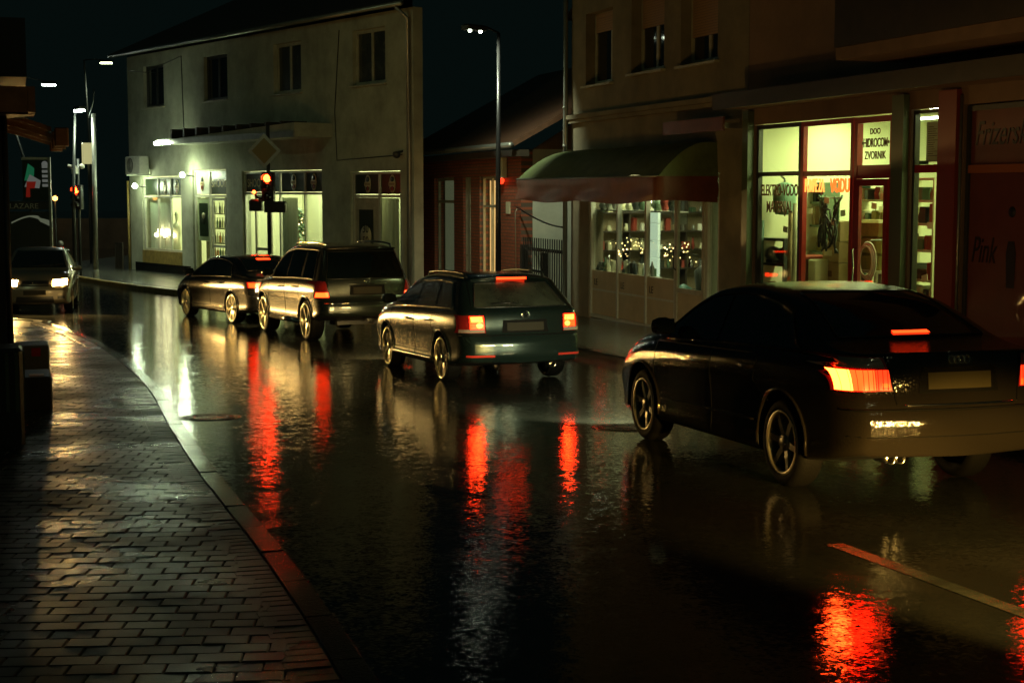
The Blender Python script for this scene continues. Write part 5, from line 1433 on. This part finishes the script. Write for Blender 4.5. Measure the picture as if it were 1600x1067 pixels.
# salon front
b = MB(); frame_bars(b, 11.93, 14.57, .48, 4.15, .03, .11, .07, M['frame_d'], (), ()); b.box(12.0, 14.5, .02, .10, 3.25, 3.36, M['frame_o']); sa_ = b.build('salon_front', None, HB)
b = MB(); b.box(12.0, 14.5, .06, .10, .55, 3.248, M['salon']); b.box(12.0, 14.5, .06, .10, 3.362, 4.08, M['salon']); sp_ = b.build('salon_panel', None, sa_)
lettering('Frizerski', 'lettering', .46, M['bletter'], sp_, (12.08, .055, 3.62), align='LEFT', sx=.72, shear=.35); lettering('Pink', 'lettering', .50, M['bletter'], sp_, (12.06, .055, 2.06), align='LEFT', sx=.62, shear=.35)
b = MB(); b.lathe([(.001, -.006), (.07, -.006), (.07, .0)], 18, c=(12.92, .058, 2.74), axis='y', m=M['bletter']); b.prism([(12.84, 1.75), (13.0, 1.75), (13.02, 2.2), (12.98, 2.36), (12.86, 2.36), (12.82, 2.2)], .052, .058, M['bletter']); b.build('figure_print', None, sp_)
b = MB(); b.tube([(11.87, -.02, .4), (11.87, -.02, 4.3)], .022, 8, M['zinc']); b.build('cable_duct', None, HB)

# goods in the hardware shop
def thing_at(name, t, d, z, label, cat, group=None, rot=0):
    o = empty(name, FR.W(t, d, z), FR.rz + rot); tag(o, label, cat, group); return o


FT, FZ = FR.T, FR.Z
t = thing_at('display_counter', FT(1274, .75), .75, .46, 'brown counter with a cream end panel inside the hardware shop', 'counter'); b = MB(); b.bbox(-.42, .28, -.3, .3, 0, 1.42, .02, M['brown']); b.build('cabinet', None, t); b = MB(); b.bbox(.283, .50, -.28, .28, 0, 1.42, .02, M['cream']); b.build('end_panel', None, t); b = MB(); b.box(-.44, .29, -.32, .32, 1.423, 1.46, M['rgoods']); b.build('counter_top', None, t)
for k in range(6):
    b = MB(); b.bbox(-.27, .27, -.22, .22, 0, .335, .008, M['card']); b.box(-.275, .275, -.03, .03, .332, .339, M['cream']); b.box(-.2, .05, -.2235, -.2205, .1, .2, M['letter'] if k % 2 else M['cream']); o = b.build('cardboard_box'); o.location = FR.W(FT(1318, .95), .95, .46 + k * .345); o.rotation_euler = (0, 0, FR.rz + random.uniform(-.06, .06)); tag(o, ('lowest', 'second from bottom', 'third from bottom', 'fourth from bottom', 'fifth from bottom', 'topmost')[k] + ' cardboard box of the stack behind the red door frame', 'box', 'cardboard boxes stacked in the hardware shop')
t = thing_at('pressure_tank', FT(1226, .4), .4, 2.60, 'teal pressure tank hanging behind the dark window lettering', 'tank'); b = MB(); b.lathe([(.001, 0), (.15, .02), (.2, .12), (.2, .42), (.15, .52), (.06, .56), (.001, .57)], 20, m=mat('pale_teal', (.20, .34, .26), .4)); b.build('vessel', None, t); b = MB(); b.tube([(0, 0, .56), (0, 0, .62), (-.12, 0, .66)], .02, 8, M['zinc']); b.build('pipe', None, t)
rx = FT(1219, .36)
t = thing_at('pump_rack', rx, .36, .46, 'dark rack of pumps standing low in the left shop window', 'display rack'); b = MB(); frame_bars(b, -.42, .42, 0, 1.75, -.14, .14, .045, M['dgoods'], (), (.7, 1.3)); b.build('rack', None, t)
for k in range(5):
    b = MB(); x, z = (-.2, .2, -.2, .2, 0, -.22, .15)[k], (.725, .725, 1.325, 1.325, .05, 1.955, 1.955)[k]; b.lathe([(.001, -.14), (.11, -.13), (.13, 0), (.11, .12), (.06, .15), (.001, .15)], 14, c=(0, 0, .15), axis='x', m=M[('orange', 'orange', 'zinc', 'dgoods', 'orange', 'ggoods', 'dgoods')[k]]); b.box(-.1, .1, -.09, .09, 0, .05, M['dgoods']); o = b.build('water_pump'); o.location = FR.W(rx + x, .36, .46 + z); o.rotation_euler = (0, 0, FR.rz); tag(o, 'electric water pump on the dark rack in the shop window', 'pump', 'pumps on the window rack')
for k, (px, m_) in enumerate(((1183, 'dgoods'), (1190, 'teal'), (1236, 'card'), (1243, 'cream'))):
    b = MB(); b.tube([(0, 0, 0), (.02, 0, 1.9 + .15 * k)], .05, 10, M[m_]); o = b.build('pipe_roll'); o.location = FR.W(FT(px, .2), .2, .46); o.rotation_euler = (0, 0, FR.rz); tag(o, ('dark', 'teal', 'tan', 'cream')[k] + ' upright pipe leaning in the left hardware window', 'pipe', 'upright pipes in the window')
rnd = random.Random(9)
gm = ['dgoods', 'ggoods', 'card', 'tag', 'teal', 'rgoods', 'ygoods', 'dgoods', 'cream', 'brown']


def stocked_shelf(px0, px1, d, levels, top, label, group, n, item_label, rm='cream', lo=.14, hi=.30):
    x0, x1 = FT(px0, d), FT(px1, d); c = (x0 + x1) / 2; h = (x1 - x0) / 2
    t = thing_at('goods_shelf', c, d, .46, label, 'shelf'); b = MB(); frame_bars(b, -h, h, 0, top, -.16, .16, .035, M[rm], (), levels); b.build('rack', None, t)
    for lv in levels:
        for k in range(n):
            hgt = rnd.uniform(lo, hi); wd = h / n * .8; b = MB()
            if rnd.random() < .6: b.bbox(-wd, wd, -.11, .11, 0, hgt, .008, M[rnd.choice(gm)])
            else: b.lathe([(wd * .8, 0), (wd, hgt * .5), (wd * .6, hgt), (.001, hgt)], 10, m=M[rnd.choice(gm)])
            o = b.build('shop_item'); o.location = FR.W(c - h * .9 + (k + .5) * h * 1.8 / n, d + rnd.uniform(-.03, .03), .46 + lv + .018); o.rotation_euler = (0, 0, FR.rz + rnd.uniform(-.2, .2)); tag(o, item_label, 'item', group)


stocked_shelf(1344, 1395, 1.25, (.45, .95, 1.35, 2.0, 2.4), 2.75, 'shelf of goods with price cards behind the red shop door', 'items on the shelf behind the red door', 6, 'item on the goods shelf behind the red door')
stocked_shelf(1424, 1474, 1.0, (.4, .8, 1.2, 1.65, 2.05, 2.4), 2.75, 'narrow shelf of goods behind the tall narrow window', 'items on the narrow shelf', 5, 'item on the narrow shelf behind the tall window')
stocked_shelf(1256, 1300, 1.3, (.5, 1.0, 1.5, 1.95, 2.35), 2.7, 'green-framed shelf of stock behind the brown counter', 'stock behind the brown counter', 6, 'small stock on the shelf behind the counter', 'frame_g', .2, .34)
for px, py, d in ((1266, 335, .5), (1318, 338, .6), (1303, 352, .5), (1292, 318, .45), (1262, 300, .6), (1358, 291, .9), (1380, 312, .8), (1388, 322, .9), (1366, 327, .8), (1378, 332, .9), (1354, 372, .9), (1384, 408, .7), (1371, 421, .9), (1228, 363, .2), (1232, 400, .2), (1455, 358, .6), (1449, 440, .6), (1390, 370, .9)):
    b = MB(); b.box(-.075, .075, -.003, .003, 0, .10, M['tag']); o = b.build('price_card'); o.location = FR.W(FT(px, d), d, FZ(px, py, d)); o.rotation_euler = (0, random.uniform(-.25, .25), FR.rz); tag(o, 'white price card hanging in the hardware shop window', 'price card', 'price cards in the hardware shop')
t = thing_at('hose_bundle', FT(1296, .5), .5, 2.05, 'tangle of dark hoses hanging in the red-framed window', 'hoses'); rnd = random.Random(4)
b = MB()
for k in range(18):
    x0, x1 = rnd.uniform(-.3, .35), rnd.uniform(-.3, .3); P = [(x0 + (x1 - x0) * q / 8 + .06 * math.sin(q + k), rnd.uniform(-.1, .1) * .3, .80 - .75 * q / 8 + .1 * math.sin(q * .8 + k * 2)) for q in range(9)]
    b.tube(P, .020, 6, M[('dgoods', 'ggoods', 'dgoods')[k % 3]])
b.build('hoses', None, t); b = MB(); b.tube([(-.35, 0, .85), (.4, 0, .85)], .015, 6, M['zinc']); b.build('rail', None, t)
t = thing_at('hose_coil', FT(1355, .3), .3, FZ(1355, 408, .3), 'round coil of pale hose hanging inside the red door', 'hose'); b = MB()
for rr3 in (.23, .26, .29): b.ring_tube([(rr3 * .8 * math.cos(q * math.pi / 14), .02 * (rr3 - .23) * 30, rr3 * math.sin(q * math.pi / 14)) for q in range(28)], .016, 6, M['tag'])
b.build('coil', None, t); b = MB(); b.tube([(0, .02, .26), (0, .1, .32), (0, .5, .32)], .012, 6, M['zinc']); b.build('hook', None, t)
t = thing_at('stool', FT(1369, .7), .7, .46, 'small stand carrying yellow sacks behind the red door', 'stand'); b = MB(); b.bbox(-.3, .3, -.16, .16, 1.27, 1.32, .01, M['cream']); b.build('seat', None, t)
for lx_, ly_ in ((-.25, -.12), (.25, -.12), (-.25, .12), (.25, .12)):
    b = MB(); b.box(lx_ - .02, lx_ + .02, ly_ - .02, ly_ + .02, 0, 1.269, M['cream']); b.build('leg', None, t)
for k in range(3):
    b = MB(); b.bbox(-.28, .28, -.15, .15, 0, .26, .05, M['ygoods']); o = b.build('filled_sack'); o.location = FR.W(FT(1369, .7), .7, .46 + 1.322 + k * .262); o.rotation_euler = (0, 0, FR.rz + .1 * k); tag(o, ('lowest', 'middle', 'topmost')[k] + ' yellow sack of the pile behind the red door', 'sack', 'yellow sacks behind the door')

# ---------------------------------------------------------------- street furniture
def street_lamp(base, top, head, label, glow, energy, tip_r=.04, lit=True, dots=False, pm='pole', aim=None):
    t = empty('street_lamp', base); tag(t, label, 'street lamp')
    h = top.z - base.z; off = head - base
    b = MB(); b.tube([(0, 0, 0), (0, 0, h * .45), (top.x - base.x, top.y - base.y, h)], [.075, .06, tip_r], 12, M[pm]); b.lathe([(.13, 0), (.13, .12), (.08, .16)], 14, m=M[pm]); b.build('pole', None, t)
    tp = Vector((top.x - base.x, top.y - base.y, h))
    b = MB(); b.tube([tp, tp.lerp(off, .5) + Vector((0, 0, .10)), off + Vector((0, 0, .09))], .025, 8, M[pm]); b.build('arm', None, t)
    d = off - tp; d.z = 0; a = math.atan2(d.y, d.x)
    b = MB(); b.bbox(-.32, .32, -.13, .13, .0, .12, .035, M['dpole']); b.v = [(off.x + x * math.cos(a) - y * math.sin(a), off.y + x * math.sin(a) + y * math.cos(a), off.z + z) for x, y, z in b.v]; hd_ = b.build('luminaire', None, t)
    b = MB()
    if dots:
        for x in (-.2, .14): b.lathe([(.001, -.05), (.035, -.035), (.04, 0), (.001, .001)], 10, c=(x, 0, -.002), m=M['led_dot'])
    else: b.bbox(-.28, .28, -.11, .11, -.06, -.002, .02, glow)
    b.v = [(off.x + x * math.cos(a) - y * math.sin(a), off.y + x * math.sin(a) + y * math.cos(a), off.z + z) for x, y, z in b.v]; b.build('lens', None, hd_)
    if energy: lamp('SPOT', 'lamp_light', head + Vector((0, 0, -.12)), energy, (.90, 1.0, .72), (head + Vector((0, 0, -5))) if aim is None else aim, .12, 150 if aim is None else 104, .7)
    return t


B_ = Vector((-.32, 35.6, gz(35.6) + .13)); street_lamp(B_, AT(779, 52, 35.6), AT(741, 48, 35.0), 'tall dark street lamp post in front of the brick house with two tiny lights', None, 520, dots=True, pm='black', aim=Vector((1.3, 37.6, 2.0)))
B_ = G(118, 432, .12); street_lamp(B_, AT(117, 176, B_.y), AT(124, 172, B_.y - .4), 'slim street lamp with the brightest white light, by the far traffic light', M['lamp_white'], 260, pm='dpole')
Bp = G(150, 433, .12)
b = empty('utility_pole', Bp); tag(b, 'pale bare utility pole at the street corner beside the pale building', 'pole'); q = MB(); q.tube([(0, 0, 0), AT(146, 178, Bp.y) - Bp], [.085, .07], 12, M['pole']); q.lathe([(.12, 0), (.11, .2), (.085, .25)], 12, m=M['pole']); q.build('shaft', None, b)
q = MB(); P = [AT(145 - 9 * (k / 8) ** 2 + 2, 140 + 45 * (k / 8), Bp.y) - Bp for k in range(9)]; q.tube(P, .02, 6, M['dpole']); q.build('cable_end', None, b)
B2 = Vector((-20.6, 66, .1)); street_lamp(B2, Vector((-21.9, 66, 8.0)), AT(76, 132, 66), 'distant street lamp with white light at the far left', M['lamp_white'], 200, pm='dpole')
B3 = Vector((-20.7, 76, .1)); street_lamp(B3, Vector((-20.9, 76, 9.4)), AT(166, 98, 76), 'distant street lamp highest of all, near the eave of the pale building', emit('dim_lamp', (.9, 1, .55), 16), 120, pm='dpole')


def signal_head(t, cx, cz, lit_top=True, ped=False):
    b = MB(); b.bbox(cx - .17, cx + .17, -.14, .10, cz - .62, cz + .22, .03, M['black']); hd_ = b.build('signal_head', None, t)
    for k, z in enumerate((cz + .04, cz - .22, cz - .48)):
        q = MB(); q.lathe([(.001, -.02), (.09, -.018), (.11, .0)], 20, c=(cx, -.143, z), axis='y', m=M['red_lens'] if k == 0 and lit_top else M['off_lens']); q.build('lens', None, hd_)
        q = MB(); q.lathe([(.125, -.16), (.13, -.004)], 20, c=(cx, -.142, z), axis='y', m=M['black'])
        q.f = [f for f in q.f]; keep = [i for i, f in enumerate(q.f) if sum(q.v[j][2] for j in f) / 4 > z - .05]
        q.f = [q.f[i] for i in keep]; q.mi = [q.mi[i] for i in keep]; q.sm = [q.sm[i] for i in keep]; q.build('visor', None, hd_)


T = Vector((-7.05, 44.0, gz(44) + .13)); rzT = R_(-8)
t = empty('traffic_light', T, rzT); tag(t, 'traffic light showing red with a diamond sign above, behind the leading saloon', 'traffic light')
b = MB(); b.tube([(.1, .05, 0), (.1, .05, 4.75)], .055, 12, M['dpole']); b.build('pole', None, t)
zr = AT(413, 279, 44).z - T.z
signal_head(t, .12, zr - .04)
b = MB(); b.bbox(.0, .62, -.12, .12, 2.28, 2.60, .03, M['black']); b.bbox(-.42, -.06, -.20, .12, 2.32, 2.66, .05, M['black']); b.build('side_signal', None, t)
b = MB(); b.lathe([(.001, -.02), (.045, -.015), (.05, 0)], 12, c=(-.25, -.205, 2.86), axis='y', m=M['red_lens']); b.tube([(-.25, -.18, 2.86), (-.2, -.1, 2.7), (.05, .0, 2.65)], .03, 8, M['black']); b.build('repeater_lamp', None, t)
zs_ = AT(408, 236, 44).z - T.z
b = MB(); s = .49
b.prism([(.02 + s, zs_), (.02, zs_ + s), (.02 - s, zs_), (.02, zs_ - s)], -.055, -.045, M['pole']); pd = b.build('diamond_sign', None, t)
b = MB(); s2 = .37; b.prism([(.02 + s2, zs_), (.02, zs_ + s2), (.02 - s2, zs_), (.02, zs_ - s2)], -.060, -.0555, mat('sign_yellow', (.16, .13, .035), .4)); b.build('sign_face', None, pd)
Pf = G(121, 431, .12)
t = empty('traffic_light', (Pf.x + .15, Pf.y - .2, Pf.z), R_(-12)); tag(t, 'small distant traffic light showing red beside the slim street lamp', 'traffic light')
b = MB(); b.tube([(0, .05, 0), (0, .05, 4.0)], .05, 10, M['dpole']); b.build('pole', None, t)
signal_head(t, .0, AT(125, 297, Pf.y).z - Pf.z - .04)
zc = AT(120, 262, Pf.y).z - Pf.z
b = MB(); b.tube([(-.28, -.1, zc + .05), (.0, -.1, zc)], .06, 10, M['frame_w']); b.bbox(-.12, .06, -.2, -.02, zc - .22, zc - .02, .02, M['frame_w']); b.lathe([(.001, -.1), (.09, -.06), (.1, .04), (.001, .1)], 12, c=(.22, -.1, zc + .04), m=M['frame_w']); b.build('camera_cluster', None, t)
# yellow light box behind the pole, amber lamp, hydrant
p = AT(137, 240, 62); t = empty('light_box', (p.x, p.y, 0.1)); tag(t, 'small yellow lit box sign high behind the utility pole', 'sign'); b = MB(); b.tube([(0, .1, 0), (0, .1, p.z - .1)], .05, 8, M['dpole']); b.build('pole', None, t)
b = MB(); b.bbox(-.22, .22, -.1, .1, p.z - .1 - .42, p.z - .1 + .42, .03, M['yellowbox']); b.build('panel', None, t)
p = AT(86, 310, 58); t = empty('warning_lamp', (p.x, p.y, .1)); tag(t, 'small amber lamp glowing beside the billboard frame', 'lamp'); b = MB(); b.tube([(0, 0, 0), (0, 0, p.z - .2)], .03, 8, M['dpole']); b.build('pole', None, t); b = MB(); b.lathe([(.001, -.1), (.09, -.06), (.1, .04), (.001, .1)], 12, c=(0, 0, p.z - .1), m=M['amber']); b.build('globe', None, t)
p = AT(95, 385, 56); t = empty('hydrant', (p.x, p.y, .1)); tag(t, 'red street hydrant with pale cap beyond the oncoming car', 'hydrant'); b = MB(); b.lathe([(.12, 0), (.12, .05), (.08, .1), (.085, .75), (.12, .78), (.1, .9), (.001, .95)], 14, m=M['rgoods']); b.build('body', None, t); b = MB(); b.lathe([(.06, 0), (.11, .05), (.09, .16), (.001, .2)], 12, c=(0, 0, .95), m=M['zinc']); b.build('cap', None, t)
# billboard with a lit advert and a dark showcase beneath
Y = 50.0; c0 = AT(12, 400, Y); c1 = AT(84, 400, Y)
t = empty('billboard', (c0.x, Y, gz(Y) + .05)); tag(t, 'framed advertising hoarding with a lit bottle picture behind the oncoming car', 'billboard')
W_ = c1.x - c0.x
zA, zB, zC_, zD = [AT(40, y, Y).z - gz(Y) - .05 for y in (246, 314, 335, 356)]
b = MB(); b.box(W_ - .10, W_ - .02, -.04, .04, 0, zA, M['pole']); b.box(0, .06, -.04, .04, 0, zB + .3, M['dpole']); b.box(.55, W_ - .103, -.03, .03, zA - .08, zA, M['frame_w']); b.box(.063, W_ - .103, -.03, .03, zB - .28, zB - .02, M['frame_d']); b.build('frame', None, t)
b = MB(); b.box(.56, W_ - .11, .0, .02, zB, zA - .083, M['signgreen']); ad = b.build('advert', None, t)
b = MB(); gA = emit('advert_green', (.05, .6, .25), .10); gW = emit('advert_white', (.75, .8, .7), .09); gR = emit('advert_red', (.8, .04, .02), .10)
b.prism([(.62, zA - .75), (.75, zA - .2), (.95, zA - .35), (.92, zA - .75)], -.012, -.003, gA); b.prism([(.62, zA - .95), (.8, zA - .55), (1.15, zA - .75), (1.1, zA - 1.0)], -.02, -.0125, gW); b.prism([(.66, zB + .12), (.70, zB + .62), (1.0, zB + .62), (.95, zB + .40), (.80, zB + .40), (.80, zB + .12)], -.03, -.021, gR)
for k in range(5): b.box(1.20, 1.38, -.02, -.003, zA - .95 + k * .15, zA - .86 + k * .15, gW)
b.lathe([(.001, -.012), (.1, -.012), (.1, -.003)], 14, c=(1.29, 0, zA - .22), axis='y', m=gW); b.build('picture', None, ad)
lettering('LAZARE', 'lettering', .24, M['frame_w'], t, (.12, -.04, zB - .25), align='LEFT', sx=1.1)
b = MB(); b.box(.07, W_ - .11, .02, .05, .2, zB - .35, M['dgoods']); cs = b.build('showcase', None, t)
b = MB(); rows = [[(.15 + 1.35 * k / 20, .01, zD + .18 + .22 * math.sin(k / 20 * 3.0) * (1 if k < 14 else .7) + s * (.05 + .16 * max(0, (k - 9) / 11))) for k in range(21)] for s in (0, -1)]; b.grid(rows, emit('advert_pale', (.55, .62, .4), .12), False); b.build('swoosh', None, cs)
# gate beside the corner building
p = G(187, 421, .12); t = empty('yard_gate', (p.x, p.y, p.z), FL.rz); tag(t, 'low dark gate leaning at the corner of the pale building', 'gate'); b = MB(); frame_bars(b, -.35, .35, 0, 1.0, -.03, .03, .05, M['dwood']); b.build('frame', None, t); b = MB()
for k in range(4): b.box(-.28 + k * .145, -.17 + k * .145, -.015, .015, .055, .945, M['dwood'])
b.build('board', None, t)
# far wall closing the side street, dim
b = MB(); b.box(-60, -16.5, 82, 82.4, 0, 1.6, M['plaster_d']); o = b.build('boundary_wall'); tag(o, 'long low boundary wall across the far end of the side street', 'wall')

# ---------------------------------------------------------------- kiosk at the left edge
kx, ky, kd = -4.95, 15.0, R_(18)
K = empty('street_kiosk', (kx, ky, gz(ky) + .12), math.pi / 2 + kd); tag(K, 'dark wooden kiosk with curved canopy ribs at the left edge', 'kiosk')
# local x runs up the street, +y away from the road
b = MB(); b.wall(.0, 6.0, .0, 3.0, .0, .08, [(1.0, 5.2, 1.0, 2.5)], M['dwood']); b.box(0, .08, .083, 3.0, 0, 3.0, M['dwood']); b.box(5.9, 6.0, .083, 3.0, 0, 3.0, M['dwood']); b.box(.083, 5.89, 2.9, 3.0, 0, 3.0, M['dwood']); b.build('wall', None, K)
b = MB(); b.box(1.0, 5.2, .03, .05, 1.0, 2.5, M['darkglass']); w_ = b.build('window', None, K)
b = MB(); frame_bars(b, .98, 5.22, .98, 2.52, -.03, -.003, .05, M['dpole'], (2.0, 3.0, 4.1), (1.75,)); b.build('frame', None, w_)
b = MB(); b.box(-.4, 6.3, -.25, 3.2, 3.35, 3.9, M['black']); rf = b.build('roof', None, K)
b = MB(); b.box(-.45, .6, -.32, -.253, 3.02, 3.26, M['wood']); b.box(-.45, -.403, -.25, 2.5, 3.02, 3.26, M['wood']); b.box(-.4, .55, -.252, 3.0, 3.0, 3.03, M['dwood']); b.build('fascia_board', None, rf)
for x in (.85, 1.9, 2.95):
    b = MB(); P = [(x, .75 - 1.36 * q / 12, 2.80 + .22 * math.sin(math.pi * (.30 + .70 * q / 12))) for q in range(13)]
    for lift in (0, .11):
        rows = [[(x + sx_, y + (.12 if lift else 0), z + lift + sz) for sx_, sz in ((-.022, -.025), (.022, -.025), (.022, .025), (-.022, .025), (-.022, -.025))] for (x, y, z) in P]
        b.grid(rows, M['wood'], False)
    e = P[-1]; b.bbox(e[0] - .06, e[0] + .06, e[1] - .05, e[1] + .09, e[2] - .06, e[2] + .13, .012, M['wood']); b.build('canopy_rib', None, K)
b = MB(); b.tube([(.0, -.03, 0), (.0, -.03, 3.05)], .03, 10, M['frame_d']); b.build('post', None, K)
p = G(58, 582, .12); t = empty('concrete_block', (p.x, p.y, p.z), math.pi / 2 + kd); tag(t, 'paler grey block behind, with a small orange reflection, beside the kiosk', 'block'); b = MB(); b.bbox(-.35, .35, -.16, .5, 0, .40, .02, mat('grey_block', (.12, .12, .085), .4, var=.3)); b.build('body', None, t)
b = MB(); b.box(-.354, -.351, -.05, .07, .26, .37, M['reflector']); b.build('reflector', None, t)
p = G(62, 634, .12); t = empty('concrete_block', (p.x, p.y, p.z), math.pi / 2 + kd); tag(t, 'darker low block in front, nearer the camera, with a bright orange marker', 'block'); b = MB(); b.bbox(-.4, .4, -.13, .5, 0, .36, .02, mat('dark_block', (.04, .04, .03), .4, var=.3)); b.build('body', None, t)
b = MB(); b.box(-.30, -.12, -.05, .10, .362, .368, M['orange']); b.build('marker', None, t)
p = G(20, 690, .12); t = empty('litter_bin', (p.x - .12, p.y, p.z), math.pi / 2 + kd); tag(t, 'dark ribbed litter bin at the bottom of the left edge', 'litter bin'); b = MB(); b.bbox(-.25, .25, -.22, .4, 0, .86, .03, M['dgoods']); b.build('body', None, t)
b = MB()
for k in range(7): b.box(-.262, -.252, -.18 + k * .08, -.15 + k * .08, .3, .82, M['frame_g'])
for k in range(6): b.box(-.2 + k * .08, -.17 + k * .08, -.235, -.222, .3, .82, M['frame_g'])
b.build('ribs', None, t)
